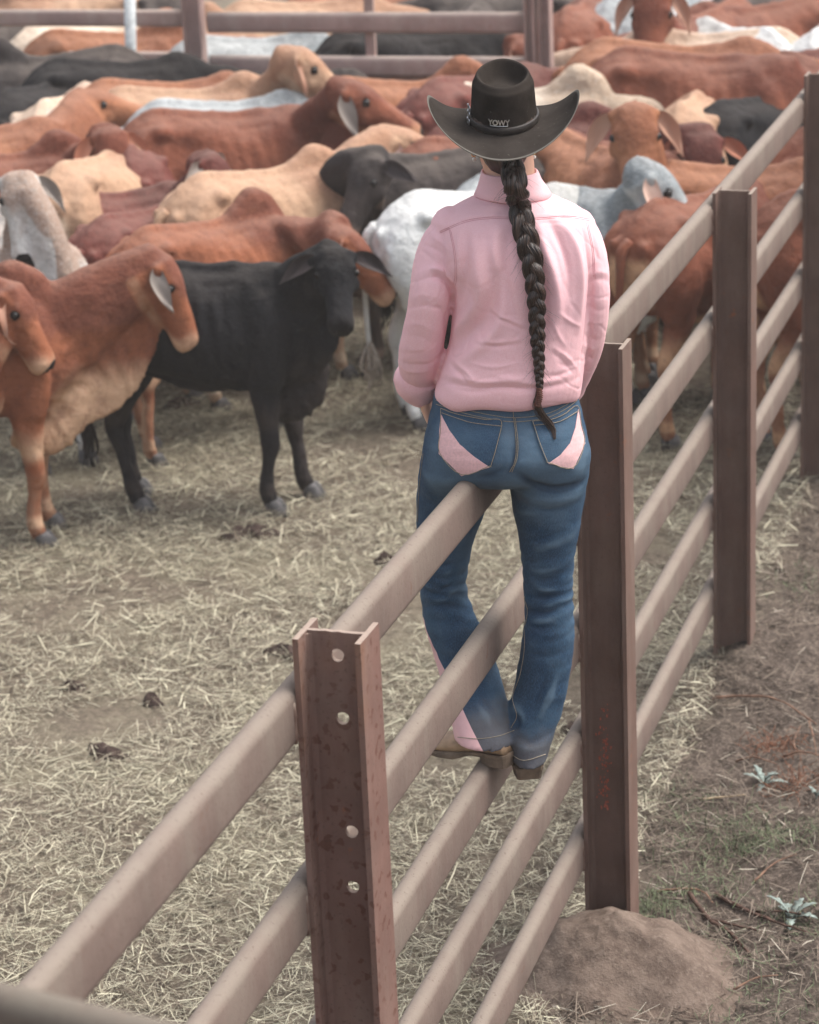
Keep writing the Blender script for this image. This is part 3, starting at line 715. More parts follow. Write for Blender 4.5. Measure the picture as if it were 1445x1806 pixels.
proto('level', neck=(0, 5), head=(0, 40), hump=.9)
proto('up', neck=(0, 38), head=(-8, 14), hump=.5, dewlap=1.1, droop=.5, eart=58, hs=1.05)
proto('low', neck=(-12, -24), head=(-40, 55), hump=.8)
proto('camR', neck=(-50, 18), head=(-100, 55), hump=.6, droop=.5, eart=20)
proto('camL', neck=(40, 10), head=(75, 48), hump=1.0, droop=.55, eart=28)
proto('front', neck=(0, 26), head=(4, 62), hump=.7, droop=.5, eart=30, hs=1.05)
proto('away', neck=(14, 8), head=(20, 45), hump=.22, fat=1.08, tail=.2)
proto('flat', neck=(0, -4), head=(0, 42), hump=.35, fat=1.05)
G_ = 'cattle crowded in the pen'
hero('front', -95, 1010, 2, 'rich', 'chestnut calf at the far left edge with only its face and dark muzzle in view', .86, (22, 520), True, -25, 62, 'red', calf=.3, droop=1.2, hs=.95, vox=.0125)
hero('front', 88, 948, 0, 'rich', 'chestnut hump-backed beast with pale hanging dewlap and long grey ear at the left front', .93, (285, 468), True, -10, 68, None, .52, hump=.95, dewlap=1.25, dep=.84, lt=1.15, droop=.5, eart=62, hs=.90, legs=(.03, -.03, 0, .05), vox=.0125)
hero('front', 518, 893, -14, 'black', 'black weaner in the left foreground looking straight at the camera', .93, (585, 455), True, -88, 48, None, .34, hump=.1, dewlap=.7, calf=.4, fat=.96, blen=.78, dep=.88, lt=1.18, legs=(.10, -.05, .02, .12), droop=.45, eart=12, vox=.0125, hs=.86, tail=.3)
hero('hump', 440, 333, 40, 'rich', 'orange-red beast with tall hump and lowered head directly behind the black weaner', .90, (610, 408), True, -5, 50, 'red', hump=.85, dewlap=.8, legs=(.05, -.05, .1, -.1), hs=.92)
cow('away', 178, 388, 50, 'dark', 'small dark red beast tucked between the grey-faced one and the orange-red humped one', .84, 'rump')
hero('withers', 60, 400, -70, 'greyface', 'white beast with brown forehead facing the camera at the left edge', .95, (38, 328), True, -92, 62, None, .42, hump=.1, droop=.6, eart=30, hs=.86)
cow('away', 105, 296, 62, 'tan', 'tan beast seen from the rear behind the brown-and-white face', .96, 'rump')
cow('away', 230, 266, 88, 'dark', 'dark maroon rounded rump seen squarely from behind, left of centre', .93, 'rump')
hero('hump', 98, 228, 8, 'red', 'red beast at the left edge bending its dark head down behind the tan rump', .92, (195, 243), True, -75, 66, 'dark', hump=.8, droop=.5, eart=40)
hero('withers', 40, 215, 12, 'orange', 'orange-faced beast at upper left, head held level over the white rump', .98, (150, 168), False, -6, 14, 'red', hump=.3, droop=.5, eart=50, hs=1.0)
cow('away', 75, 185, 70, 'pinky', 'pale blotchy white and tan rump at the upper left', 1.0, 'rump')
hero('back', 400, 200, 8, 'red', 'long-backed red beast with head raised high, facing right in the middle of the herd', 1.02, (615, 150), True, -6, 30, 'grey', .5, hump=.15, droop=.4, eart=62, hs=1.02)
hero('hump', 548, 244, 36, 'tan', 'light tan beast with small hump in front of the long-backed red one', .96, (685, 235), False, 10, 20, 'white', hump=.6, droop=.4, eart=60)
hero('hump', 288, 296, 14, 'dark', 'dark red beast with its ridged ear and lowered head against the light tan flank', .85, (378, 285), True, -30, 60, 'grey', hump=.3, droop=.5, eart=10, hs=.95)
hero('front', 655, 652, -176, 'smoky', 'near-black beast turning its face left beside the white rump', .95, (640, 283), True, -140, 52, 'black', .42, hump=.3, droop=.3, eart=5, hs=.95)
cow('away', 728, 345, 12, 'white', 'white beast seen from the rear beside the left shoulder of the woman', .93, 'rump')
cow('flat', 400, 182, 8, 'grey', 'bluish white back showing above the long-backed red beast', .98, 'back')
hero('hump', 425, 116, 6, 'tan', 'tan-brown beast with head lifted just below the far gate', 1.0, (530, 96), True, 0, 40, 'tan', hump=.6)
cow('flat', 300, 148, 2, 'orange', 'fawn-brown back right behind the orange-faced beast', 1.0, 'back')
hero('back', 520, 152, 14, 'smoky', 'dark smoky beast showing its ear left of the raised red head', .92, (588, 140), False, 60, 40, 'black', hump=.2, eart=-10)
cow('level', 90, 100, 175, 'smoky', 'dusty charcoal-brown back in front of the left panel of the far fence', 1.05, 'back')
cow('flat', 215, 112, -3, 'black', 'long black back just in front of the foot of the white pipe', 1.02, 'back')
cow('away', 8, 165, 60, 'black', 'black rump cut off by the left edge of the view', .96, 'rump')
cow('level', 812, 103, 4, 'orange', 'light orange beast with peaked hump left of the hat crown', 1.0, 'hump')
cow('away', 765, 146, 48, 'dark', 'maroon rump left of the hat brim', 1.04, 'rump')
cow('flat', 880, 250, 12, 'red', 'red flank showing left and right of the neck of the woman', .96, 'back')
cow('level', 1020, 118, -4, 'cream', 'cream beast with sharp hump right of the hat crown', 1.0, 'hump')
cow('camR', 935, 215, 8, 'dark', 'brownish red beast under the right side of the hat brim', .98, 'back')
hero('loin', 1165, 97, -8, 'red', 'big red beast with sloping back at the upper right, dark ear by the end post', 1.12, (1368, 128), False, 20, 55, 'grey', hump=.05, droop=.5, eart=30)
cow('flat', 1200, 84, -6, 'orange', 'golden orange back right behind the big red beast', 1.12, 'back')
hero('withers', 1092, 262, -58, 'orange', 'ginger-faced beast staring at the camera right of the hat', .98, (1122, 206), True, -86, 58, 'red', .46, hump=.2, droop=.45, eart=42, hs=1.08)
cow('away', 1200, 190, 82, 'tan', 'smooth tan rump behind the ginger face', .98, 'rump')
cow('away', 1265, 186, 60, 'black', 'blue-black rump behind the smooth tan one', .96, 'rump')
hero('withers', 1055, 330, -25, 'grey', 'light grey speckled beast right of the collar of the woman', .92, (1160, 302), True, 0, 48, 'white', hump=.1, droop=.4, eart=60)
cow('away', 1150, 362, 55, 'red', 'red beast with white inner thighs seen from the rear between woman and fence post', .94, 'rump')
cow('flat', 1300, 298, 0, 'orange', 'copper-red back behind the third post of the rail fence', .96, 'back')
cow('away', 1390, 345, 20, 'red', 'reddish beast with pale belly behind the rails at the right', 1.0, 'rump')
cow('flat', 1398, 96, 190, 'dark', 'dark maroon back at the upper right above the end post', 1.05, 'back')
cow('away', 1432, 225, 75, 'red', 'red beast standing behind the right-hand end post', 1.0, 'rump')
# beyond the pen, through the gap and behind the far fence
B_ = 'cattle beyond the far fence'
cow('away', 1000, 20, 80, 'red', 'large red rump immediately right of the far gate post', 1.1, 'rump', B_)
hero('withers', 1200, 30, -120, 'red', 'red beast facing the camera through the gap at the top right', 1.1, (1150, -4), True, -95, 60, 'red', group='cattle beyond the far fence', hump=.2, droop=.6, eart=40)
cow('flat', 1255, 62, 160, 'pinky', 'speckled cream back below the face at the top right', 1.08, 'back', B_)
cow('flat', 1340, 12, 200, 'red', 'rounded red back along the top edge, second from the right corner', 1.1, 'back', B_)
cow('away', 1362, 58, 120, 'white', 'bright white rump at the upper right', 1.08, 'rump', B_)
cow('away', 1440, 60, 80, 'white', 'white rump cut off by the right edge of the view', 1.08, 'rump', B_)
cow('away', 1085, -5, 60, 'grey', 'hazy grey rump at the top edge right of the gate', 1.1, 'rump', B_)
cow('level', 1200, -30, 200, 'greyface', 'white-and-tan beast at the top edge behind the red one that faces the camera', 1.1, 'back', B_)
cow('level', 1420, -12, 0, 'smoky', 'dusty grey back in the top right corner', 1.1, 'back', B_)
cow('away', 58, 48, 30, 'cream', 'cream and ginger rump behind the left panel of the far fence', 1.05, 'rump', B_)
cow('level', 205, 60, 3, 'orange', 'ginger back behind the white pipe', 1.05, 'back', B_)
cow('flat', 300, 66, 8, 'tan', 'light brown back left of the far gate hinge post', 1.0, 'back', B_)
cow('flat', 10, 40, 170, 'smoky', 'charcoal flank behind the far fence at the left edge', 1.05, 'back', B_)
cow('level', 455, 38, 180, 'tan', 'fawn beast behind the left half of the far gate', 1.05, 'back', B_)
cow('flat', 450, 70, 6, 'grey', 'slate grey back low behind the left half of the far gate', 1.0, 'back', B_)
cow('flat', 540, 8, 8, 'tan', 'pale tan back rising over the top rail of the far gate', 1.1, 'back', B_)
cow('front', 620, 40, -60, 'pinky', 'pale-faced beast left of the gate upright', 1.0, 'poll', B_)
cow('flat', 730, 55, 4, 'black', 'black beast behind the right half of the far gate', 1.05, 'back', B_)
cow('away', 800, 30, 78, 'smoky', 'charcoal rump behind the gate left of the hat', 1.05, 'rump', B_)
hero('back', 885, 66, 0, 'red', 'light red beast looking over the gate just above the hat crown', .98, (930, 74), True, -20, 35, 'red', group='cattle beyond the far fence', hump=.2)
cow('level', 130, -10, 178, 'tan', 'tan beast above the top rail of the left panel', 1.1, 'back', B_)
cow('level', 660, -14, 2, 'orange', 'light ginger beast at the top edge above the gate upright', 1.1, 'back', B_)
cow('flat', 880, -14, 174, 'smoky', 'grey-brown beast at the top edge above the hat', 1.1, 'back', B_)
cow('away', 300, -20, 100, 'smoky', 'smoke-coloured rump at the top edge right of the white pipe', 1.1, 'rump', B_)
cow('level', 1000, -48, 184, 'pinky', 'whitish beast deepest in the dust above the gate post', 1.1, 'back', B_)
# distant rows seen only as dusty shapes
k_ = 0
def clash():
    for i in range(len(COWS)):
        for j in range(i):
            a_, b_ = COWS[i], COWS[j]; d = math.hypot(a_[1][0] - b_[1][0], a_[1][1] - b_[1][1])
            if d < .38: print('CLOSE %.2f | %s | %s' % (d, a_[0], b_[0]))
clash()
# ================================================================= THE WOMAN ON THE FENCE
PO = np.array((.065, 5.20, 1.66)); PYAW = R(15.8); _c, _s = math.cos(PYAW), math.sin(PYAW)
PR = np.array(((_c, -_s, 0), (_s, _c, 0), (0, 0, 1)))
def toL(P): return PR.T @ (np.asarray(P) - PO)
def L(px, py, y=0.0):
    """local point of the woman, seen at that pixel, at depth y"""
    o = toL(CAM); r = PR.T @ ray(px, py); return o + r*((y - o[1])/r[1])
def mpp(y=0.0): return (L(900, 700, y) - L(899, 700, y))[0]
person = tag(empty('person', tuple(PO), PYAW), 'woman in pink shirt, blue jeans and dark wide-brimmed hat straddling the steel fence', 'person')
def ringset(spec, n=40, p=2.4, k=4, caps=True):
    rows = []
    for py, xl, xr, y0, hd in spec:
        a, b = L(xl, py, y0), L(xr, py, y0); rows.append(((a[0] + b[0])/2, y0, (a[2] + b[2])/2, (b[0] - a[0])/2, hd, (b[2] - a[2])/2))
    out = []
    for cx, cy, cz, hw, hd, tz in interp(np.array(rows), k):
        r = []
        for q in np.arange(n)/n*2*math.pi:
            c_, s_ = math.cos(q), math.sin(q); rr = (abs(c_)**p + abs(s_)**p)**(-1/p); r.append((cx + hw*c_*rr, cy + hd*s_*rr, cz + tz*c_*rr))
        out.append(np.array(r))
    return loft(out, caps)
def armpath(spec, k=4, seg=20, sc=1.0):
    P = [L(px, py, y) for px, py, y, w_, hd in spec]; m = mpp()
    return tube(P, [(w_*m*sc, hd*sc) for px, py, y, w_, hd in spec], seg, k, side=(1, 0, 0))
def bvh_of(me):
    return BVHTree.FromPolygons([tuple(v) for v in coords(me)], [tuple(p.vertices) for p in me.polygons])
def hit(bvh, px, py, off=0.0):
    o = toL(CAM); d = unit(PR.T @ ray(px, py)); h = bvh.ray_cast(Vector(o), Vector(d))
    if h[0] is None:
        q = L(px, py, -.02); n_ = bvh.find_nearest(Vector(q)); return np.array(n_[0]) + np.array(n_[1])*off, np.array(n_[1])
    n_ = np.array(h[1]); 
    if n_ @ d > 0: n_ = -n_
    return np.array(h[0]) + n_*off, n_
def seg_dist(V, A_, B_):
    d = B_ - A_; t = np.clip(((V - A_) @ d)/(d @ d + 1e-12), 0, 1); q = A_ + t[:, None]*d; return np.linalg.norm(V - q, axis=1), t
def strokes(me, S, seed=1):
    """cloth folds: (amplitude, width, [pixels]) ; a ridge with a fall-off, valley when negative"""
    V = coords(me); Nn = normals(me); bv = bvh_of(me); D = np.zeros(len(V))
    for amp, wid, pts in S:
        Pp = interp(np.array([hit(bv, *p)[0] for p in pts]), 4); dm = np.full(len(V), 9.0); tt = np.zeros(len(V))
        m = (np.abs(V - Pp.mean(0)).max(1) < (Pp.max(0) - Pp.min(0)).max()/2 + .12)
        idx = np.nonzero(m)[0]; n_ = len(Pp) - 1
        dmi = np.full(len(idx), 9.0); tti = np.zeros(len(idx))
        for i in range(n_):
            d, t = seg_dist(V[idx], Pp[i], Pp[i + 1]); b = d < dmi; dmi[b] = d[b]; tti[b] = (i + t[b])/n_
        taper = np.clip(np.sin(math.pi*np.clip(tti*.92 + .04, 0, 1)), 0, 1)**.7
        D[idx] += amp*(1 if wid > .009 else .8)*np.exp(-(dmi/wid)**(2 if wid > .009 else 1.35))*taper
    return V, Nn, D
# ---------------------------------------------------------------- materials
def cloth_pink():
    m = N('pink_cotton', .85, .2); w1 = m.noise(900, 2, .5, scl=(1, 1, .12)); w2 = m.noise(900, 2, .5, scl=(.12, 1, 1))
    t = m.math('MULTIPLY', m.math('ADD', w1, w2), .5)
    c = m.mix(m.ramp(t, .36, .64), (.84, .475, .495), (.90, .575, .595)); c = m.mix(m.ramp(m.noise(6, 4), .35, .7), c, m.mix(.5, c, (.80, .50, .55)))
    m.col(c); m.bump(m.noise(38, 4, .55), .12, .006); m.bump(t, .08, .001); return m.m
PINK = cloth_pink()
PATCH = plain('pale_pink_twill', (.74, .46, .46), .8, .2, var=.1, scale=200)
def denim():
    m = N('denim', .8, .25); w1 = m.noise(700, 2, .6, scl=(1, 1, .2)); big = m.noise(7, 5, .6); z = m.n('SeparateXYZ'); m.l(m.obj(), z.inputs[0])
    c = m.mix(m.ramp(w1, .3, .7), (.010, .030, .064), (.034, .080, .142))
    c = m.mix(m.math('MULTIPLY', m.ramp(big, .38, .66), .5), c, (.07, .125, .18))
    c = m.mix(m.math('MULTIPLY', m.ramp(m.attr('wear'), .05, .8), .45), c, (.17, .255, .33))
    c = m.mix(m.math('MULTIPLY', m.ramp(m.attr('fold_shade'), .1, .9), .6), c, (.010, .028, .06))  # shade in the valleys between folds, painted into the denim colour
    d = m.math('MULTIPLY', m.ramp(m.math('ADD', m.attr('dirt'), m.math('MULTIPLY', m.math('SUBTRACT', m.noise(16, 5, .7), .5), .9)), .25, .95), .55)
    c = m.mix(d, c, (.125, .098, .08)); c = m.mix(m.ramp(m.attr('pink'), -.0006, .0006), c, (.72, .44, .44))
    m.col(c); m.bump(m.noise(40, 5, .6), .3, .006); m.bump(w1, .2, .001); return m.m
DENIM = denim()
THREAD = plain('tan_stitching', (.33, .28, .21), .8, .1, var=.3, scale=400)
def skin():
    m = N('skin', .5, .4); n_ = m.noise(9, 4); m.col(m.mix(m.ramp(n_, .3, .7), (.60, .34, .24), (.70, .42, .31))); m.b.inputs['Subsurface Weight'].default_value = .12
    m.b.inputs['Subsurface Radius'].default_value = (.02, .008, .004); m.b.inputs['Subsurface Scale'].default_value = .3; m.bump(m.noise(300, 3), .1, .001); return m.m
SKIN = skin()
def hairm():
    m = N('dark_brown_hair', .38, .5); t = m.attr('tone'); m.col(m.mix(t, (.013, .0075, .0055), (.085, .050, .036))); m.b.inputs['Anisotropic'].default_value = .4; return m.m
HAIR = hairm()
def felt():
    m = N('felt', 1.0, .04); a_ = m.noise(18, 6, .65); b_ = m.noise(260, 3, .6)
    c = m.mix(m.ramp(a_, .3, .7), (.017, .0135, .011), (.033, .027, .023)); c = m.mix(m.math('MULTIPLY', m.ramp(m.up(), .3, 1), .16), c, (.085, .075, .068))
    c = m.mix(m.math('MULTIPLY', m.ramp(m.noise(90, 3), .66, .74), .35), c, (.20, .18, .16)); c = m.mix(m.ramp(m.attr('edge'), .2, .9), c, (.13, .12, .105))
    m.col(c); m.bump(b_, .25, .002); return m.m
FELT = felt()
SILVER = plain('silver', (.75, .75, .76), .3, .5, 1.0, .1); GOLD = plain('gold', (.80, .58, .30), .25, .5, 1.0, .1); PEARL = plain('pearl', (.8, .77, .70), .25, .5, 0, .05)
LEATHER = plain('tan_leather', (.34, .225, .135), .6, .35, var=.35, scale=18); SOLE = plain('dusty_sole', (.17, .125, .09), .8, .2, var=.35, scale=25); DUSTY = plain('dusty_dark_leather', (.10, .075, .062), .75, .2, var=.35, scale=25)

# ---------------------------------------------------------------- jeans
pel = ringset([(684, 772, 1014, .0, .098), (700, 765, 1020, .0, .108), (725, 759, 1026, -.004, .120), (755, 752, 1034, -.012, .132), (790, 746, 1041, -.016, .136), (815, 742, 1041, -.010, .128), (832, 744, 1036, .0, .112), (842, 760, 1024, .01, .09)], 48)
LEGL = [(770, 750, 884, .0, .115), (800, 744, 888, -.006, .120), (830, 739, 876, .005, .112), (860, 736, 862, .035, .098), (900, 734, 856, .058, .088), (945, 735, 838, .075, .080), (1000, 738, 826, .09, .073), (1040, 741, 824, .10, .068), (1075, 744, 834, .10, .066), (1110, 751, 850, .095, .070), (1150, 764, 867, .085, .072), (1200, 778, 885, .05, .074), (1240, 788, 896, .018, .078), (1275, 797, 905, -.010, .086), (1300, 801, 910, -.024, .090)]
LEGR = [(770, 902, 1036, .0, .118), (800, 898, 1042, -.008, .122), (830, 896, 1040, -.002, .114), (865, 900, 1034, .004, .100), (905, 907, 1027, .006, .092), (950, 915, 1020, .008, .083), (1000, 921, 1011, .01, .075), (1040, 924, 1010, .012, .070), (1075, 926, 1013, .01, .069), (1110, 924, 1014, .005, .070), (1170, 915, 1009, .0, .068), (1240, 900, 995, -.008, .067), (1290, 896, 979, -.020, .072), (1318, 899, 970, -.030, .076), (1334, 901, 966, -.035, .078)]
bl = [ball(L(828, 790, -.045), (.078, .085, .072), 20), ball(L(968, 790, -.045), (.078, .085, .072), 20)]
jm = fuse([pel, ringset(LEGL, 36, 2.1), ringset(LEGR, 36, 2.1)] + bl, .0058, 6, .5); jm.name = 'jeans'
JS = [(-.010, .012, [(910, 834), (950, 858), (1000, 862), (1034, 846)]), (.004, .012, [(920, 872), (975, 884), (1030, 866)]), (-.004, .008, [(918, 890), (965, 900), (1020, 886)]),
      (-.008, .008, [(924, 1046), (962, 1056), (1010, 1040)]), (.006, .008, [(922, 1032), (965, 1040), (1012, 1024)]), (-.007, .007, [(926, 1074), (965, 1082), (1014, 1060)]), (.006, .008, [(926, 1062), (967, 1069), (1014, 1052)]), (-.006, .007, [(932, 1014), (972, 1020), (1010, 1006)]),
      (.005, .007, [(930, 1002), (975, 1005), (1012, 992)]), (-.005, .006, [(925, 1100), (960, 1108), (1012, 1084)]), (.004, .007, [(925, 1090), (965, 1095), (1012, 1072)]), (-.005, .007, [(918, 950), (965, 946), (1015, 922)]), (.004, .008, [(918, 965), (970, 962), (1016, 940)]),
      (-.005, .007, [(922, 985), (950, 990), (985, 982)]), (-.006, .009, [(968, 1190), (952, 1225), (938, 1262)]), (.005, .010, [(982, 1190), (968, 1230), (950, 1270)]), (-.007, .007, [(908, 1262), (916, 1276), (906, 1292)]), (.006, .008, [(905, 1240), (922, 1262), (918, 1290)]),
      (-.005, .006, [(915, 1300), (940, 1310), (975, 1288)]), (.004, .007, [(905, 1310), (935, 1322), (970, 1306)]), (-.004, .008, [(940, 1120), (975, 1130), (1010, 1110)]), (-.003, .006, [(935, 1150), (970, 1158), (1005, 1140)]),
      (-.007, .008, [(760, 1020), (795, 1024), (826, 1012)]), (.006, .008, [(748, 1032), (790, 1030), (826, 1024)]), (-.008, .007, [(744, 1046), (785, 1038), (828, 1050)]), (.005, .008, [(744, 1060), (790, 1052), (834, 1064)]), (-.005, .007, [(750, 1074), (790, 1066), (836, 1080)]), (-.004, .007, [(745, 985), (790, 996), (828, 980)]), (.004, .008, [(742, 1002), (790, 1010), (828, 1000)]),
      (-.004, .009, [(800, 1130), (820, 1150), (850, 1190)]), (-.004, .008, [(850, 1230), (868, 1255), (888, 1290)]), (.004, .01, [(840, 1235), (855, 1262), (870, 1290)]), (-.005, .009, [(840, 842), (866, 838), (890, 826)]), (-.004, .010, [(752, 880), (790, 900), (830, 905)]),
      (-.008, .006, [(906, 735), (909, 780), (906, 815), (897, 836)]), (-.0025, .004, [(768, 706), (820, 722), (860, 731), (906, 737), (960, 731), (995, 716), (1018, 698)])]
V, Nn, D = strokes(jm, JS)
wr = noise(V*np.array((1, 1, 2.2)), 13, 4)*.0022 + noise(V*np.array((1, 1, 2.6)), 30, 9)*.0008
knee = np.exp(-((V[:, 2] - L(900, 1050)[2])/.09)**2); wr += np.sin(V[:, 2]*170 + 6*noise(V, 9, 2))*.0016*knee
zc = np.where(V[:, 0] < -.02, L(850, 1296, -.02)[2], L(930, 1335, -.03)[2])
V2 = V + Nn*(D + wr)[:, None]; setcoords(jm, V2)
jo = mko('jeans', jm, DENIM, person)
zh = V[:, 2] - zc
setcol(jm, 'wear', np.clip((D + wr)/.006, 0, 1) + .5*smst(V[:, 2], L(900, 960)[2], L(900, 880)[2])*smst(-V[:, 1], .03, .1)); setcol(jm, 'fold_shade', np.clip(-(D + wr)/.006, 0, 1))
setcol(jm, 'dirt', np.clip(smst(.15 - zh, 0, .14)*1.1 + .5*np.exp(-((V[:, 0] - .02)/.07)**2 - ((V[:, 2] - L(900, 865)[2])/.03)**2)*(V[:, 1] < 0) + .35*np.exp(-((V[:, 2] - L(900, 735)[2])/.05)**2)*smst(-V[:, 1], 0, .1), 0, 1))
# flared pink gusset on the outside of the left shin (and its twin on the right): angle about the leg axis
def gus(spec, side, a0_):
    rows = []
    for py, xl, xr, y0, hd in spec:
        a_, b_ = L(xl, py, y0), L(xr, py, y0); rows.append(((a_[0] + b_[0])/2, y0, (a_[2] + b_[2])/2, (b_[0] - a_[0])/2))
    rows = np.array(rows)[::-1]; cx = np.interp(V[:, 2], rows[:, 2], rows[:, 0]); cy = np.interp(V[:, 2], rows[:, 2], rows[:, 1]); rr = np.interp(V[:, 2], rows[:, 2], rows[:, 3])
    an = np.arctan2((V[:, 1] - cy), (V[:, 0] - cx)*side)             # 0 = outward
    ztop = L(750, 1084, .1)[2]; zb = rows[0, 2]; t = np.clip((ztop - V[:, 2])/(ztop - zb), -1, 1.2)
    half = np.where(t > 0, .08 + 1.25*np.clip(t, 0, 2), -1); d = (half - np.abs(an - a0_))*rr; far = np.abs(V[:, 0] - cx) > .11
    return np.where(far, -1, d)
pk = np.maximum(gus(LEGL, -1, .12), gus(LEGR, 1, .9)); pk = np.where((V[:, 0] < -.02), gus(LEGL, -1, -.22), gus(LEGR, 1, .95)); setcol(jm, 'pink', np.clip(pk, -.02, .02))
JB = bvh_of(jm)
def stitch(name, pts, bv=None, r=.0009, off=.0012, mat=None, parent=None, k=6, dash=False):
    P = interp(np.array(pts, float), k); Q = np.array([hit(bv or JB, a_, b_, off)[0] for a_, b_ in P])
    if dash:
        parts = []; 
        for i in range(0, len(Q) - 1, 2): parts.append(tube([Q[i], Q[i]*.3 + Q[i + 1]*.7, Q[i + 1]], r, 5))
        return mk(name, *join(parts), mat or THREAD, parent or jo)
    return mk(name, *tube(Q, r, 6), mat or THREAD, parent or jo)
def patch(name, poly, mat, parent, off=.0025, bv=None, step=4.0, edge=True):
    """piece of cloth sewn on the surface: outline in pixels, thrown on the mesh, with its own thickness"""
    P = np.array(poly, float); outl = []
    for i in range(len(P)):
        a_, b_ = P[i], P[(i + 1) % len(P)]; n_ = max(1, int(np.linalg.norm(b_ - a_)/step)); outl += [a_ + (b_ - a_)*j/n_ for j in range(n_)]
    outl = np.array(outl); co = [Vector(p) for p in outl]; no = len(co)
    xs, ys_ = np.arange(P[:, 0].min(), P[:, 0].max(), step), np.arange(P[:, 1].min(), P[:, 1].max(), step)
    def inside(q):
        c_ = False
        for i in range(len(P)):
            (x1, y1), (x2, y2) = P[i], P[(i + 1) % len(P)]
            if (y1 > q[1]) != (y2 > q[1]) and q[0] < (x2 - x1)*(q[1] - y1)/(y2 - y1) + x1: c_ = not c_
        return c_
    for x in xs:
        for y in ys_:
            if inside((x, y)) and np.min(np.hypot(outl[:, 0] - x, outl[:, 1] - y)) > step*.6: co.append(Vector((x, y)))
    res = geometry.delaunay_2d_cdt(co, [], [list(range(no))], 1, 1e-5); vs, fs = res[0], res[2]; fs = [tuple(f) for f in fs]
    T = []; Bt = []
    for v in vs:
        p, n_ = hit(bv or JB, v[0], v[1], 0.0); T.append(p + n_*off); Bt.append(p - n_*.002)
    n_ = len(T); F = fs + [tuple(i + n_ for i in f[::-1]) for f in fs]; ec = {(f[i], f[(i + 1) % len(f)]) for f in fs for i in range(len(f))}
    for (i, j) in ec:
        if (j, i) not in ec: F.append((j, i, i + n_, j + n_))
    o = mk(name, T + Bt, F, mat, parent, smooth=False); bm = bmesh.new(); bm.from_mesh(o.data); bmesh.ops.recalc_face_normals(bm, faces=bm.faces); bm.to_mesh(o.data); bm.free()
    for nm in ('wear', 'fold_shade', 'dirt'): setcol(o.data, nm, np.full(len(o.data.vertices), .25 if nm != 'fold_shade' else .1))
    setcol(o.data, 'pink', np.full(len(o.data.vertices), -.02)); return o
pkl = [(778, 718), (800, 727), (830, 734), (860, 739), (887, 742), (880, 782), (868, 822), (864, 823), (815, 838), (776, 800), (777, 760)]
pkr = [(937, 742), (965, 740), (990, 732), (1017, 714), (1024, 748), (1030, 782), (1010, 826), (967, 817), (962, 812), (950, 782)]
for pts, trim, in1 in ((pkl, [(780, 732), (793, 758), (812, 784), (838, 806), (864, 823), (815, 838), (776, 800), (777, 760)], None),
                  (pkr, [(1018, 722), (1022, 748), (1030, 782), (1010, 826), (967, 817), (988, 802), (1004, 782), (1013, 755)], None)):
    pk_ = patch('back_pocket', pts, DENIM, jo, .0026)
    tr = patch('pocket_trim', trim, PATCH, jo, .0040)
    c0 = np.mean(np.array(pts), 0); inn_ = [tuple(c0 + (np.array(p) - c0)*.955) for p in pts]
    stitch('pocket_stitching', inn_ + [inn_[0]], off=.0050, k=4, r=.0009)
    ct = np.mean(np.array(trim), 0)
stitch('hem_stitching', [(782, 729), (830, 745), (884, 752)], off=.0044); stitch('hem_stitching', [(941, 751), (985, 744), (1018, 725)], off=.0044)
for d_ in (0, 7):
    stitch('yoke_stitching', [(770, 706 + d_), (820, 722 + d_), (860, 731 + d_), (906, 737 + d_), (960, 731 + d_), (995, 716 + d_), (1018, 699 + d_)])
stitch('seat_stitching', [(904, 700), (906, 735), (911, 780), (909, 812), (899, 832)]); stitch('seat_stitching', [(909, 738), (914, 780), (912, 810), (903, 832)])
stitch('waist_stitching', [(775, 700), (830, 708), (880, 711), (905, 712), (950, 709), (1000, 699)], off=.003)
patch('belt_loop', [(900, 690), (913, 690), (914, 714), (901, 715)], DENIM, jo, .005, step=3)
stitch('inseam_stitching', [(926, 1052), (924, 1090), (926, 1140), (918, 1190), (905, 1230), (912, 1262), (902, 1284)], r=.0008)
stitch('hem_stitching', [(808, 1300), (845, 1303), (880, 1298), (908, 1288)], r=.0008); stitch('hem_stitching', [(902, 1330), (925, 1341), (962, 1330)], r=.0008)
stitch('side_stitching', [(747, 800), (740, 860), (737, 920)], off=.001, r=.0007)

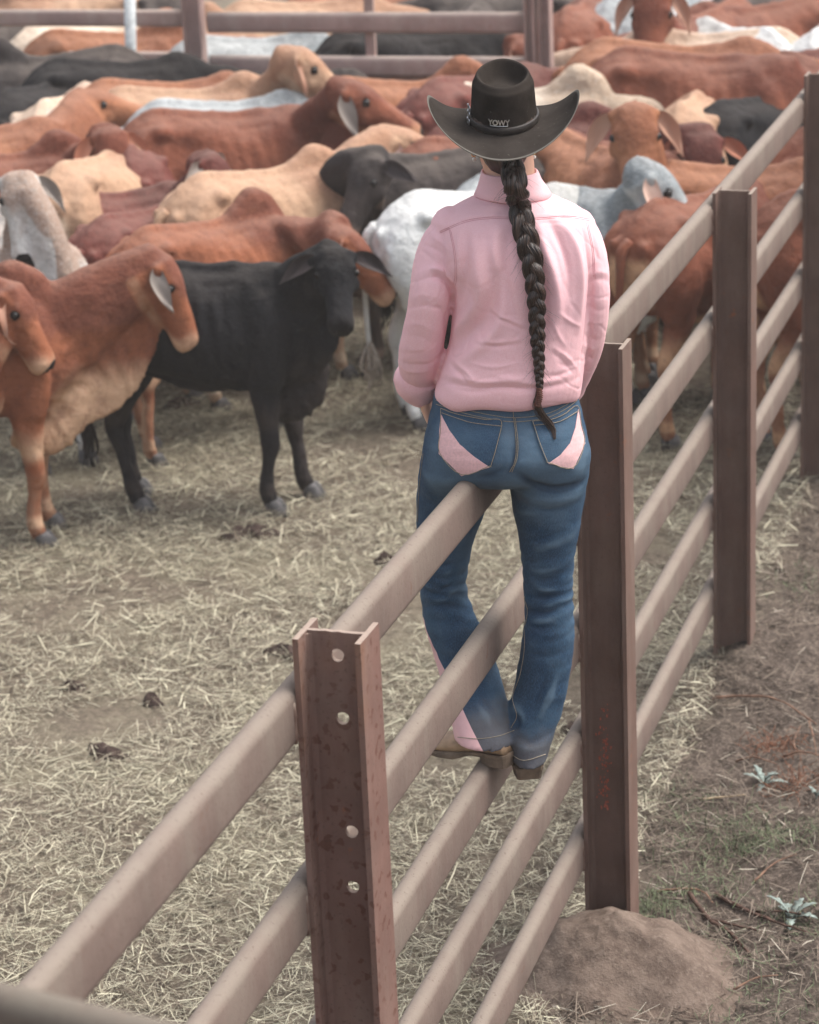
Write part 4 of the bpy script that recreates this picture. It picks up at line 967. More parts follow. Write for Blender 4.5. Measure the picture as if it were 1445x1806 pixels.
# ---------------------------------------------------------------- boots
def boot(name, heel, d, up=(0, 0, 1), ln=.262, mat=None, shaft=True):
    """western boot; heel = ground point under the back of the heel block, d = toe direction (local)"""
    d = unit(d); w_ = unit(np.cross(d, up)); u = np.cross(w_, d); heel = np.asarray(heel)
    f = lambda s, a_, z: heel + d*s + w_*a_ + u*z
    root = empty(name, (0, 0, 0)); root.parent = person
    prof = [(.000, .030, .028, .060, .050), (.02, .036, .028, .075, .075), (.06, .037, .024, .085, .095), (.10, .038, .018, .075, .085), (.145, .044, .012, .056, .062), (.19, .047, .010, .044, .045), (.225, .043, .010, .036, .033), (.25, .033, .012, .028, .024), (.262, .022, .014, .020, .018)]
    rings = []
    for s, hw, zb, zt, _ in interp(np.array(prof), 4):
        r = []
        for q in np.arange(28)/28*2*math.pi:
            c_, s_ = math.cos(q), math.sin(q); p_ = 2.6; rr = (abs(c_)**p_ + abs(s_)**p_)**(-1/p_); zc_ = (zb + zt)/2; r.append(f(s*ln/.262, hw*c_*rr*(1 if s_ < 0 else 1 - .15*s_), zc_ + (zt - zb)/2*s_*rr))
        rings.append(np.array(r))
    up_ = mk('boot_upper', *loft(rings), mat or LEATHER, root)
    if shaft: mk('boot_shaft', *tube([f(.05, 0, .04), f(.06, 0, .09), f(.07, 0, .13)], [(.038, .032), (.036, .034), (.034, .034)], 20, 3, side=w_), mat or LEATHER, root)
    out = [(-.006, .026), (.0, .033), (.03, .039), (.07, .038), (.10, .036), (.145, .046), (.19, .051), (.225, .047), (.252, .037), (.268, .022), (.272, .0)]
    ol = [(s, a_) for s, a_ in out] + [(s, -a_) for s, a_ in out[-2::-1]]
    zz = lambda s: .030 if s < .07 else .030 - .022*float(smst(np.array(s), .07, .15))
    top = [f(s*ln/.262, a_, zz(s) + .003 + .004*float(smst(np.array(s), .2, .27))) for s, a_ in ol]; bot = [f(s*ln/.262, a_, zz(s) - .005 + .004*float(smst(np.array(s), .2, .27))) for s, a_ in ol]
    mk('outsole', *loft([np.array(bot), np.array(top)]), SOLE, root, smooth=False)
    hl_ = [(-.004, .024), (.0, .031), (.03, .036), (.068, .035)]; hl2 = hl_ + [(s, -a_) for s, a_ in hl_[::-1]]
    mk('heel', *loft([np.array([f(s*.93*ln/.262 + .002, a_*.92, 0) for s, a_ in hl2]), np.array([f(s*ln/.262, a_, .026) for s, a_ in hl2])]), SOLE, root, smooth=False)
    return root
RZ = RT[2] + .002
hL = toL(onz(902, 1349, RZ)); boot('boot', hL, (-.80, .60, -.05), ln=.25, shaft=False)
hR = L(934, 1374, -.075); print('right heel world', PO + PR @ hR, 'left heel world', PO + PR @ hL)
boot('boot', hR, (-.12, .97, .17), mat=DUSTY, shaft=False)

# ---------------------------------------------------------------- shirt
tor = ringset([(334, 858, 952, .03, .060), (344, 842, 972, .028, .072), (355, 818, 998, .024, .086), (370, 792, 1028, .018, .100), (390, 778, 1044, .012, .112), (425, 774, 1050, .004, .124), (465, 780, 1050, -.002, .130), (505, 796, 1046, -.002, .130), (550, 798, 1041, -.002, .128), (600, 793, 1035, -.004, .128), (640, 781, 1030, -.006, .132), (668, 773, 1027, -.006, .134), (686, 766, 1024, -.004, .130), (695, 768, 1020, .0, .118), (697, 780, 1008, .0, .10)], 56)
AL = [(806, 396, .012, 30, .052), (785, 425, .006, 38, .056), (771, 465, .0, 41, .058), (762, 510, -.02, 39, .054), (754, 555, -.015, 38, .053), (746, 600, .005, 39, .052), (741, 635, .035, 40, .050), (739, 660, .062, 35, .046), (741, 678, .085, 29, .040)]
AR = [(1018, 394, .012, 28, .050), (1030, 425, .006, 32, .054), (1040, 465, .0, 33, .056), (1046, 510, .0, 31, .055), (1046, 550, .01, 29, .053), (1040, 590, .03, 29, .05), (1030, 625, .06, 29, .047), (1018, 655, .095, 27, .042), (1008, 675, .12, 24, .038)]
shoulder = [ball(L(800, 402, .01), (.052, .062, .050), 16), ball(L(1016, 402, .01), (.046, .060, .046), 16)]
sm_ = fuse([tor, armpath(AL), armpath(AR)] + shoulder, .0031, 6, .5); sm_.name = 'shirt'
SS = [(-.0022, .0035, [(778, 410), (822, 390), (864, 384), (898, 384)]), (-.0022, .0035, [(940, 386), (999, 382), (1046, 388)]), (.0016, .004, [(778, 404), (822, 384), (864, 379), (898, 379)]), (.0016, .004, [(940, 381), (999, 377), (1046, 382)]),
      (-.013, .020, [(868, 470), (872, 510), (856, 560), (826, 590), (798, 612)]), (.010, .018, [(838, 420), (842, 470), (845, 520), (826, 560), (800, 585)]), (.007, .014, [(888, 520), (880, 570), (850, 610), (812, 640)]), (.006, .012, [(812, 400), (810, 440), (808, 480)]), (-.005, .010, [(824, 405), (822, 445), (820, 490), (812, 530)]),
      (.009, .012, [(948, 395), (962, 440), (978, 490), (985, 540), (980, 590)]), (-.010, .010, [(934, 400), (946, 450), (958, 500), (962, 560), (958, 610)]), (-.008, .010, [(970, 392), (990, 430), (1002, 470), (1004, 520)]), (.008, .011, [(985, 388), (1010, 420), (1022, 460), (1024, 520), (1018, 580)]),
      (-.010, .008, [(1030, 410), (1038, 450), (1042, 500), (1036, 560), (1028, 620), (1024, 650)]), (-.007, .011, [(896, 400), (893, 450), (893, 500), (902, 560)]), (.006, .012, [(876, 400), (872, 440), (876, 480)]),
      (.0035, .004, [(864, 548), (895, 562), (928, 576)]), (-.003, .004, [(866, 554), (895, 568), (926, 583)]), (.0035, .004, [(985, 551), (1003, 565), (1022, 576)]), (.003, .004, [(975, 612), (1000, 630), (1018, 652)]), (-.003, .004, [(972, 620), (994, 638), (1010, 658)]), (.003, .004, [(840, 600), (880, 604), (920, 598)]), (-.003, .004, [(838, 607), (880, 611), (920, 606)]),
      (.003, .004, [(830, 640), (870, 648), (915, 640)]), (.003, .0045, [(972, 560), (984, 590), (998, 610)]), (-.003, .004, [(985, 640), (1000, 646), (1015, 640)]), (.0035, .0045, [(800, 636), (822, 655), (836, 672)]), (-.004, .005, [(792, 640), (812, 660), (826, 678)]),
      (-.006, .006, [(775, 668), (800, 676), (840, 685), (890, 684), (935, 686), (980, 680), (1022, 664)]), (.005, .007, [(778, 658), (810, 666), (850, 674), (900, 672), (950, 676), (1000, 664)]), (-.004, .005, [(800, 684), (830, 691), (862, 690)]), (.004, .006, [(870, 662), (905, 668), (940, 664)]), (-.003, .005, [(960, 668), (985, 662), (1012, 650)]),
      (.009, .008, [(738, 484), (765, 474), (790, 484), (800, 500)]), (-.011, .007, [(745, 496), (768, 488), (788, 498), (797, 514)]), (-.010, .007, [(800, 500), (798, 530), (788, 560), (787, 590)]), (.006, .008, [(720, 530), (745, 520), (775, 525)]), (-.006, .007, [(716, 545), (742, 538), (775, 545), (785, 560)]),
      (.006, .008, [(710, 575), (740, 572), (770, 585)]), (-.005, .007, [(708, 592), (740, 594), (765, 606)]), (.006, .008, [(705, 612), (735, 618), (765, 616)]), (-.008, .007, [(704, 634), (730, 644), (760, 642), (778, 628)]), (.007, .008, [(706, 648), (730, 656), (760, 654)]), (-.004, .005, [(735, 430), (760, 436), (785, 450)]), (.004, .006, [(752, 404), (772, 424), (792, 440)]),
      (-.007, .006, [(1046, 496), (1060, 492), (1076, 498)]), (.007, .007, [(1044, 484), (1060, 480), (1075, 486)]), (-.005, .006, [(1040, 540), (1055, 548), (1070, 545)]), (.004, .006, [(1038, 566), (1052, 572), (1066, 566)]), (-.005, .006, [(1034, 590), (1050, 600), (1062, 596)]), (-.004, .005, [(1028, 622), (1042, 632), (1052, 626)]), (.004, .006, [(1030, 608), (1044, 615), (1056, 610)]), (-.004, .005, [(1046, 440), (1056, 456), (1064, 462)])]
V, Nn, D = strokes(sm_, SS)
wq_ = V + np.stack([noise(V, 8, 21), noise(V, 8, 22), noise(V, 8, 23)], 1)*.03
an_ = noise(V*np.array((1, 1, .5)), 9, 3)*.0036 - np.clip(.10 - np.abs(noise(wq_*np.array((1, 1, 1.6)), 9, 7)), 0, .1)*.010 + np.clip(.06 - np.abs(noise(wq_, 21, 8)), 0, .06)*.004
xpx = (V[:, 0] - L(900, 600)[0])/mpp() + 900; arm_ = 1 - .62*(smst(776 - xpx, 0, 12) + smst(xpx - 1040, 0, 12)); zb_ = V[:, 2] - L(900, 695)[2]
V2 = V + Nn*(D*1.1*arm_ + an_ - np.clip(.035 - np.abs(noise(wq_*np.array((1, 1, 1.3)), 15, 31)), 0, .1)*.012)[:, None]; V2[:, 2] += smst(.05 - zb_, 0, .05)*(.012*noise(V, 9, 12) - .006*np.exp(-((xpx - 800)/22)**2)) ; setcoords(sm_, V2); so_ = mko('shirt', sm_, PINK, person); SB = bvh_of(sm_)
PTH = plain('pink_thread', (.62, .30, .33), .8, .1, var=.1)
for pts in ([(776, 408), (822, 389), (864, 383), (898, 383)], [(940, 385), (999, 381), (1040, 386)], [(792, 402), (800, 440), (803, 478), (801, 500)], [(1034, 392), (1044, 440), (1047, 488)]):
    for k_ in (0, 3):
        stitch('seam_stitching', [(a_ + (k_ if pts[0][1] < 403 and abs(pts[0][0] - pts[-1][0]) < 20 else 0), b_ + k_) for a_, b_ in pts], SB, .0006, .0003, PTH, so_)
# collar: folded band round the neck
def band_loft(prof, n=56):
    """prof: closed list of (py, xl, xr, y0, hd)"""
    rings = [ringset([p, p], n, 2.2, 1, False)[0][:n] for p in prof]; n_ = len(rings[0]); Vv = np.vstack(rings); F = []
    for i in range(len(prof)):
        for j in range(n_):
            a_, b_ = i*n_ + j, i*n_ + (j + 1) % n_; c_, d_ = ((i + 1) % len(prof))*n_ + (j + 1) % n_, ((i + 1) % len(prof))*n_ + j; F.append((a_, b_, c_, d_))
    return [Vv, F]
cv = band_loft([(303, 853, 944, .030, .060), (301, 850, 947, .030, .063), (303, 848, 950, .030, .066), (318, 845, 957, .029, .071), (332, 841, 966, .028, .076), (343, 836, 974, .027, .081), (345, 838, 971, .027, .079), (330, 850, 958, .03, .068), (315, 853, 950, .03, .063)])
cv[0] = cv[0] + noise(cv[0], 25, 2)[:, None]*.0016; mk('collar', *cv, PINK, so_)
# sleeve cuff, turned back, left wrist
ct_ = [L(738, 655, .06), L(735, 668, .07), L(740, 686, .085), L(746, 697, .095)]
cu = tube(ct_, [(.040, .040), (.052, .049), (.046, .044), (.036, .036)], 28, 4, side=(1, 0, 0)); cu[0] = cu[0] + noise(cu[0], 30, 5)[:, None]*.0035*np.array((1, 1, .5)); mk('cuff', *cu, PINK, so_)
cu = tube([L(1010, 668, .115), L(1003, 684, .135), L(998, 694, .145)], [(.036, .036), (.038, .037), (.034, .034)], 28, 4, side=(1, 0, 0)); mk('cuff', *cu, PINK, so_)

# ---------------------------------------------------------------- head, neck, arms and hands: one skin
HC = L(889, 232, .045)                                  # centre of the head
A_ = np.array
hd_r = []
for z, hw, yb, yf in ((-.125, .026, .055, .085), (-.112, .040, .020, .098), (-.095, .050, -.015, .100), (-.07, .058, -.055, .098), (-.04, .066, -.082, .097), (-.01, .071, -.092, .096), (.02, .074, -.097, .095), (.05, .074, -.095, .092), (.08, .068, -.083, .080), (.102, .054, -.062, .058), (.115, .034, -.035, .035), (.120, .012, -.012, .012)):
    z = z if z < .02 else .02 + (z - .02)*.62
    hw *= .90
    hd_r.append(A_([(HC[0] + hw*math.cos(q), HC[1] + (yb + yf)/2 + (yf - yb)/2*math.sin(q), HC[2] + z) for q in np.arange(32)/32*2*math.pi]))
hp_ = [loft(hd_r)]
def fc(x, y, z): return HC + A_((x, y, z))
hp_ += [tube([fc(0, .092, .012), fc(0, .104, -.012), fc(0, .116, -.032), fc(0, .100, -.042)], [.008, .010, .013, .010], 10, 3), ball(fc(-.011, .100, -.036), .009, 8), ball(fc(.011, .100, -.036), .009, 8),
        tube([fc(-.024, .088, -.064), fc(0, .104, -.061), fc(.024, .088, -.064)], [.004, .0075, .004], 8, 3), tube([fc(-.020, .088, -.073), fc(0, .103, -.072), fc(.020, .088, -.073)], [.004, .008, .004], 8, 3), ball(fc(0, .090, -.100), (.020, .016, .016), 10),
        tube([fc(-.055, .075, .018), fc(-.03, .095, .022), fc(-.01, .096, .016)], [.006, .008, .006], 8, 3), tube([fc(.055, .075, .018), fc(.03, .095, .022), fc(.01, .096, .016)], [.006, .008, .006], 8, 3), ball(fc(-.042, .066, -.035), (.024, .024, .022), 10), ball(fc(.042, .066, -.035), (.024, .024, .022), 10)]
for s in (-1, 1):     # ears
    hp_ += [tube([fc(s*.072, .0, .018), fc(s*.083, -.010, .022), fc(s*.088, -.018, .006), fc(s*.084, -.012, -.014), fc(s*.076, -.002, -.034), fc(s*.071, .004, -.030)], [.006, .007, .007, .0065, .0075, .005], 8, 4), ball(fc(s*.076, -.005, -.006), (.007, .014, .022), 10)]
nk = tube([fc(0, .0, -.05), L(897, 285, .038), L(899, 318, .028), L(899, 345, .02), L(900, 380, .01)], [(.058, .060), (.056, .058), (.057, .058), (.068, .062), (.10, .07)], 24, 4, side=(1, 0, 0))
core = ringset([(350, 840, 968, .02, .06), (380, 800, 1020, .015, .085), (450, 800, 1020, .0, .09), (560, 815, 1010, .0, .085), (660, 810, 1000, .0, .085), (740, 785, 1005, .0, .09), (800, 775, 1010, .0, .09)], 32)
armL = [(812, 400, .012, 22, .036), (775, 465, .0, 24, .036), (757, 540, .0, 22, .034), (750, 590, .012, 21, .032), (744, 640, .05, 19, .028), (747, 680, .085, 15.5, .022), (751, 698, .10, 14.5, .018), (752, 708, .088, 18, .016)]
armR = [(1014, 400, .012, 22, .036), (1036, 465, .0, 24, .036), (1044, 540, .01, 22, .034), (1036, 600, .04, 20, .03), (1020, 650, .09, 17, .025), (1004, 682, .125, 15, .02), (998, 700, .135, 17, .016)]
legsk = [ringset([(py, xl + (xr - xl)*.14, xr - (xr - xl)*.14, y0, hd*.7) for py, xl, xr, y0, hd in S_[::2]] , 20, 2.0, 3) for S_ in (LEGL, LEGR)]
def hand(base, d, nrm, side):
    """palm and five bent fingers; d = finger direction, nrm = back of the hand, side = thumb side"""
    d, side = unit(d), unit(side); nrm = unit(nrm); o = []
    P_h = np.asarray(base); o.append(tube([P_h - d*.012, P_h + d*.03, P_h + d*.075], [(.026, .015), (.038, .0155), (.039, .012)], 16, 3, side=side))
    for i, (off, ln_, r0) in enumerate(((.030, .072, .0085), (.010, .080, .0088), (-.010, .075, .0083), (-.029, .060, .0075))):
        b0 = P_h + d*.066 + side*off; c1 = b0 + d*ln_*.42 - nrm*.006; c2 = c1 + unit(d - nrm*.55)*ln_*.32; c3 = c2 + unit(d - nrm*1.0)*ln_*.28
        o.append(tube([b0 - d*.012, b0, c1, c2, c3, c3 + unit(d - nrm)*.004], [r0, r0*1.05, r0, r0*.95, r0*.82, r0*.4], 10, 3, side=side))
    t0 = P_h + d*.018 + side*.028; t1 = t0 + unit(d*.7 + side*.8 - nrm*.2)*.036; t2 = t1 + unit(d*1.0 + side*.25 - nrm*.3)*.030
    o.append(tube([t0 - side*.012, t0, t1, t2, t2 + d*.004], [.012, .0125, .0100, .0085, .004], 10, 3)); return o
hands = hand(L(751, 706, .085), (.30, .35, -.88), (-.9, -.2, -.35), (.15, .95, .30)) + hand(L(998, 696, .135), (-.40, .35, -.85), (.9, .0, -.3), (-.15, .95, .3))
bmh = fuse(hp_ + [nk, core, armpath(armL, seg=16), armpath(armR, seg=16)] + legsk + hands, .0042, 3, .5); bmh.name = 'body'
bo = mko('body', bmh, SKIN, person)
for s in (-1, 1):
    mk('eye', *ball(fc(s*.031, .0865, .000), .0115, 14), plain('eye_white' if s < 0 else 'eye_white', (.7, .68, .65), .2, .5, var=0), person); mk('iris', *ball(fc(s*.031, .0935, .000), .0056, 12), plain('brown_iris', (.05, .025, .012), .15, .5, var=0), person)
    mk('eyebrow', *tube([fc(s*.016, .1015, .022), fc(s*.032, .103, .027), fc(s*.052, .086, .022)], [.002, .003, .0015], 8, 3), HAIR, person)
mk('lips', *tube([fc(-.022, .094, -.067), fc(0, .1125, -.067), fc(.022, .094, -.067)], [(.001, .002), (.0035, .006), (.001, .002)], 8, 4, side=(0, 1, 0)), plain('lip_rose', (.45, .16, .14), .4, .4, var=.1), person)

# ---------------------------------------------------------------- hair and braid
cap_r = []
for z, hw, yb, yf in ((-.082, .012, -.070, -.045), (-.072, .034, -.080, -.040), (-.055, .048, -.093, -.03), (-.03, .062, -.101, -.02), (0, .0765, -.104, .02), (.04, .0785, -.103, .03), (.08, .072, -.090, .05), (.105, .058, -.066, .05), (.118, .036, -.036, .03)):
    z = z if z < .02 else .02 + (z - .02)*.62
    hw *= .90
    cap_r.append(A_([(HC[0] + hw*math.cos(q), HC[1] + (yb + yf)/2 + (yf - yb)/2*math.sin(q), HC[2] + z) for q in np.arange(48)/48*2*math.pi]))
hc_ = loft([r for r in cap_r]); hc_[0] = hc_[0] + (np.sin(np.arange(len(hc_[0])) % 48*2.9)*.0011)[:, None]
hair = mk('hair', *hc_, HAIR, person); setcol(hair.data, 'tone', np.abs(np.sin((np.arange(len(hair.data.vertices)) % 48)*1.7)))
bp = [(903, 268, 44), (903, 285, 40), (905, 305, 38), (910, 330, 37), (915, 360, 36), (922, 392, 36), (930, 425, 36), (938, 460, 34), (943, 495, 31), (946, 530, 28), (947, 560, 26), (948, 590, 23), (949, 615, 20), (951, 640, 17), (951, 660, 14), (952, 678, 11), (951, 692, 8)]
rgb = np.random.default_rng(4)
C3, Wb = [], []
for px, py, wd in bp:
    wdm = wd*mpp()/2*1.13
    if py < 345: q = L(px, py, -.052 - .075*smst(np.array(float(py)), 270, 345)); 
    else: q, n_ = hit(SB, px, py, 0.0); q = q + A_((0, -1, .15))*wdm*.75
    C3.append(q); Wb.append(wdm)
BP = interp(np.hstack([A_(C3), A_(Wb)[:, None]]), 24); Cc, Ww = BP[:, :3], BP[:, 3]
arc = np.concatenate([[0], np.cumsum(np.linalg.norm(np.diff(Cc, axis=0), axis=1))])
ph = np.zeros(len(arc))       # braid phase runs faster as the braid thins
for i in range(1, len(arc)): ph[i] = ph[i - 1] + (arc[i] - arc[i - 1])/(Ww[i]*5.1)*2*math.pi
start = smst(arc, .0, .05)
Tg = np.gradient(Cc, axis=0); Tg /= np.linalg.norm(Tg, axis=1)[:, None]; Sx = np.tile(A_((1., 0, 0)), (len(Cc), 1)); Sx -= Tg*(Sx*Tg).sum(1)[:, None]; Sx /= np.linalg.norm(Sx, axis=1)[:, None]; Sy = np.cross(Tg, Sx)
VB, QB, TB = [], [], []; nv = 0
def addstrand(P, r, tone, seg=5):
    global nv
    T = np.gradient(P, axis=0); T /= np.linalg.norm(T, axis=1)[:, None] + 1e-9; s = np.cross(T, (0.1, 1.0, .2)); s /= np.linalg.norm(s, axis=1)[:, None] + 1e-9; b = np.cross(T, s)
    a_ = np.arange(seg)/seg*2*math.pi; V_ = P[:, None] + (np.cos(a_)[None, :, None]*s[:, None] + np.sin(a_)[None, :, None]*b[:, None])*np.asarray(r).reshape(-1, 1, 1)
    n_ = len(P); i = np.arange(n_ - 1)[:, None]*seg; j = np.arange(seg)[None]; q = np.stack([i + j, i + (j + 1) % seg, i + seg + (j + 1) % seg, i + seg + j], -1).reshape(-1, 4)
    VB.append(V_.reshape(-1, 3)); QB.append(q + nv); TB.append(np.full(n_*seg, tone)); nv += n_*seg
for k in range(3):
    p0 = ph + k*2*math.pi/3; lx = np.sin(p0)*.50*Ww*start; ly = np.sin(2*p0)*.24*Ww*start
    ctr = Cc + Sx*lx[:, None] + Sy*ly[:, None]; rs_ = Ww*(.56 + .03*np.cos(2*p0))*(.75 + .25*start) + (1 - start)*.004
    tw = .9*np.cos(p0)                                      # strands lie along the diagonal of the plait
    addstrand(ctr, rs_*.86, .02, 14)
    for i in range(46):
        a0_ = rgb.random()*6.283; rad = rs_*(.90 + .10*rgb.random()); a1 = a0_ + .5*np.sin(p0 + rgb.random()) + .15*np.sin(arc*60 + rgb.random()*6)
        P = ctr + Sx*(np.cos(a1)*rad)[:, None] + Sy*(np.sin(a1)*rad)[:, None]; addstrand(P[::1], np.full(len(P), .00105), rgb.random()**2)
for i in range(60):        # flyaways
    j = rgb.integers(60, len(Cc) - 30); s = rgb.choice([-1, 1]); p = Cc[j] + Sx[j]*s*Ww[j]*.9; d = unit(Sx[j]*s*rgb.uniform(.3, 1.2) + Tg[j]*rgb.uniform(.2, 1) + A_((0, -.2, 0))); ln_ = rgb.uniform(.01, .038)
    t = np.linspace(0, 1, 7)[:, None]; addstrand(p + d*ln_*t + A_((0, 0, -1))*t**2*ln_*.3 + rgb.normal(0, .1, 3)*t**2*ln_, np.linspace(.00028, .00012, 7), .3, 3)
for i in range(70):        # nape hair swept into the plait
    a_ = rgb.uniform(-1, 1); p = fc(a_*.060, -.075 + .055*a_*a_, -.045 + .01*rgb.random()); t = np.linspace(0, 1, 8)[:, None]; e = Cc[20] + Sx[20]*a_*.012 + A_((0, -.004, 0)); addstrand(p*(1 - t) + e*t + A_((0, -.006, 0))*np.sin(t*3.14), np.full(8, .0013), rgb.random()**2, 4)
# loose end below the tie
sy_ = hit(SB, 951, 688, .009)[0][1]
te = [L(951, 690, sy_), L(948, 714, sy_ + .004), L(955, 732, sy_*.5 + .5*hit(JB, 955, 732, .008)[0][1]), hit(JB, 971, 755, .007)[0], hit(JB, 977, 778, .006)[0]]
te = interp(A_(te), 10)
for i in range(60):
    o_ = rgb.normal(0, 1, 3)*A_((.0034, .002, .002)); t = np.linspace(0, 1, len(te))[:, None]; e = int(len(te)*rgb.uniform(.72, 1)); w_ = np.sin(np.clip(t, .1, .95)*3.14)**.5
    addstrand((te + o_*w_*1.3)[:e], np.full(e, .0007), .2 + .6*rgb.random(), 4)
br = mk_np('braid', np.vstack(VB), np.vstack(QB), HAIR, person, smooth=True); setcol(br.data, 'tone', np.concatenate(TB))
tieP = [L(951, 684, sy_ - .002), L(952, 694, sy_ - .004), L(951, 705, sy_ - .003), L(947, 716, sy_)]
ti = tube(tieP, [.0065]*4, 12, 10); ti[0] = ti[0] + (ti[0] - np.repeat(interp(A_(tieP), 10), 12, 0))*(np.repeat(np.sin(np.arange(31)*2.1), 12)*.28)[:, None]
mk('hair_tie', *ti, plain('rust_elastic', (.13, .05, .035), .7, var=.4, scale=300), person)

# ---------------------------------------------------------------- hat
hat = empty('hat', (0, 0, 0)); hat.parent = person
HB = L(889, 214, .035); tb = R(-9.5); HM = A_(((1, 0, 0), (0, math.cos(tb), math.sin(tb)), (0, -math.sin(tb), math.cos(tb))))   # tipped back
def hx(p): return HB + HM @ np.asarray(p, float)
nA = 96; an = np.arange(nA)/nA*2*math.pi; Vh, Eh = [], []
# outer surface rows: crown centre -> rim -> down the side -> brim -> edge ; then underside
rows = []
for r_ in (.04, .15, .28, .42, .55, .66, .75, .83, .90, .95):
    z = .110 - .036*(1 - float(smst(np.array(r_), .45, .86))) + (.003 if .8 < r_ < .92 else 0) - .014*max(0, r_ - .86)/.09
    rows.append(('c', r_, z))
for z in (.092, .08, .064, .048, .03, .014, .004): rows.append(('s', 1 + .11*(1 - z/.105), z))
def crown(r_, z, q):
    x = .0660*r_*math.cos(q); y = .090*r_*math.sin(q)*(1 - .05*math.cos(q)**2); pinch = .0
    if y > 0: x *= 1 - .16*(y/.09)**1.5*float(smst(np.array(z), .03, .10))        # front pinch
    z2 = z + (.010*(y/.09) if z > .08 else 0)*float(smst(np.array(z), .08, .12)) 
    return x, y, z2
for k_, r_, z in rows:
    Vh.append([hx(crown(r_, z, q)) for q in an]); Eh.append([0]*nA)
def brim(t, q, dz=0.0):
    c_, s_ = math.cos(q), math.sin(q); bx, by = .0660*1.11, .090*1.11
    cc = abs(c_)**2.0; x = c_*(bx + (.112 - .010*cc)*t); y = s_*(by + (.096 + (0.012 if s_ > 0 else 0))*t)
    z = .004 + .060*cc**(2.2 if s_ > 0 else 1.25)*max(t, 0)**2.3 - (.050*abs(s_)**2 if s_ > 0 else .016*abs(s_)**7)*max(t, 0)**1.2 - .004*t; x *= 1 - .055*cc*t*t
    return (x, y, z + dz)
for t in (.04, .12, .25, .4, .55, .7, .82, .92, .98, 1.0): Vh.append([hx(brim(t, q)) for q in an]); Eh.append([float(t > .95)]*nA)
for t in (1.0, .9, .7, .5, .3, .1, -.02): Vh.append([hx(brim(t, q, -.0035)) for q in an]); Eh.append([float(t > .95)]*nA)
nr = len(Vh); F = [(i*nA + j, i*nA + (j + 1) % nA, (i + 1)*nA + (j + 1) % nA, (i + 1)*nA + j) for i in range(nr - 1) for j in range(nA)]; F.append(tuple(range(nA))[::-1])
ho = mk('hat_shell', np.array(Vh).reshape(-1, 3), F, FELT, hat); setcol(ho.data, 'edge', np.array(Eh).ravel())
ho.modifiers.new('s', 'SUBSURF').render_levels = 1
rb = []
for z, g in ((.006, .0035), (.008, .0050), (.019, .0050), (.021, .0032), (.021, .0), (.006, .0)):
    k = 1 + .11*(1 - z/.105); rb.append([hx((np.array(crown(k, z, q)) + A_((math.cos(q), math.sin(q), 0))*g)) for q in an])
Vb = np.array(rb).reshape(-1, 3); F = [(i*nA + j, i*nA + (j + 1) % nA, ((i + 1) % 6)*nA + (j + 1) % nA, ((i + 1) % 6)*nA + j) for i in range(6) for j in range(nA)]
bn = mk('hat_band', Vb, F, plain('dark_band', (.028, .022, .019), .55, .35, var=.3, scale=60), hat)
def oncrown(u, z, g=.0035):          # u = metres round the back of the crown from its middle (+ to the right)
    q = -math.pi/2 + u/.080; k = 1 + .11*(1 - z/.105); return hx(np.array(crown(k, z, q)) + A_((math.cos(q), math.sin(q), 0))*g)
cu_ = bpy.data.curves.new('t', 'FONT'); cu_.body = 'YOWY'; cu_.size = .0165; cu_.extrude = .0012; cu_.offset = .00028; cu_.align_x = 'CENTER'; cu_.space_character = 1.02
to = bpy.data.objects.new('t', cu_); COL.objects.link(to); dg = bpy.context.evaluated_depsgraph_get(); dg.update(); tm = bpy.data.meshes.new_from_object(to.evaluated_get(dg)); bpy.data.objects.remove(to)
TV = coords(tm); TV[:, 0] *= .98; setcoords(tm, A_([oncrown(x - .013, .0265 + y, .0016 + (.0022 if z > 0 else 0)) for x, y, z in TV])); tm.name = 'hat_lettering'
mko('hat_lettering', tm, SILVER, hat, smooth=False)
mk('lettering_underline', *tube([oncrown(u, .0245, .0026) for u in np.linspace(-.034, .008, 8)], .0009, 6), SILVER, hat)
for z0_ in (.006, .022, .036):
    q0, q1 = oncrown(-.118, z0_, .006), oncrown(-.104, z0_ + .008, .006)
    mk('buckle', *tube([oncrown(-.118, z0_, .006), oncrown(-.118, z0_ + .010, .007), oncrown(-.104, z0_ + .010, .007), oncrown(-.104, z0_, .006), oncrown(-.118, z0_, .006)], .0018, 8), SILVER, hat)
for s, (ex, ey) in ((-1, (836, 267)), (1, (942, 263))):
    e0 = L(ex, ey, .045); root = empty('earring', (0, 0, 0)); root.parent = person
    mk('hoop', *tube([e0 + A_((.0075*math.cos(q)*.7, .0075*math.cos(q)*.7, -.004 + .0075*math.sin(q))) for q in np.linspace(0, 6.283, 17)], .0014, 8), GOLD, root)
    mk('drop', *tube([e0 + A_((0, 0, -.009)), e0 + A_((0, 0, -.013))], .0007, 6), GOLD, root); mk('bead', *ball(e0 + A_((0, 0, -.0175)), .0042, 12), PEARL, root)
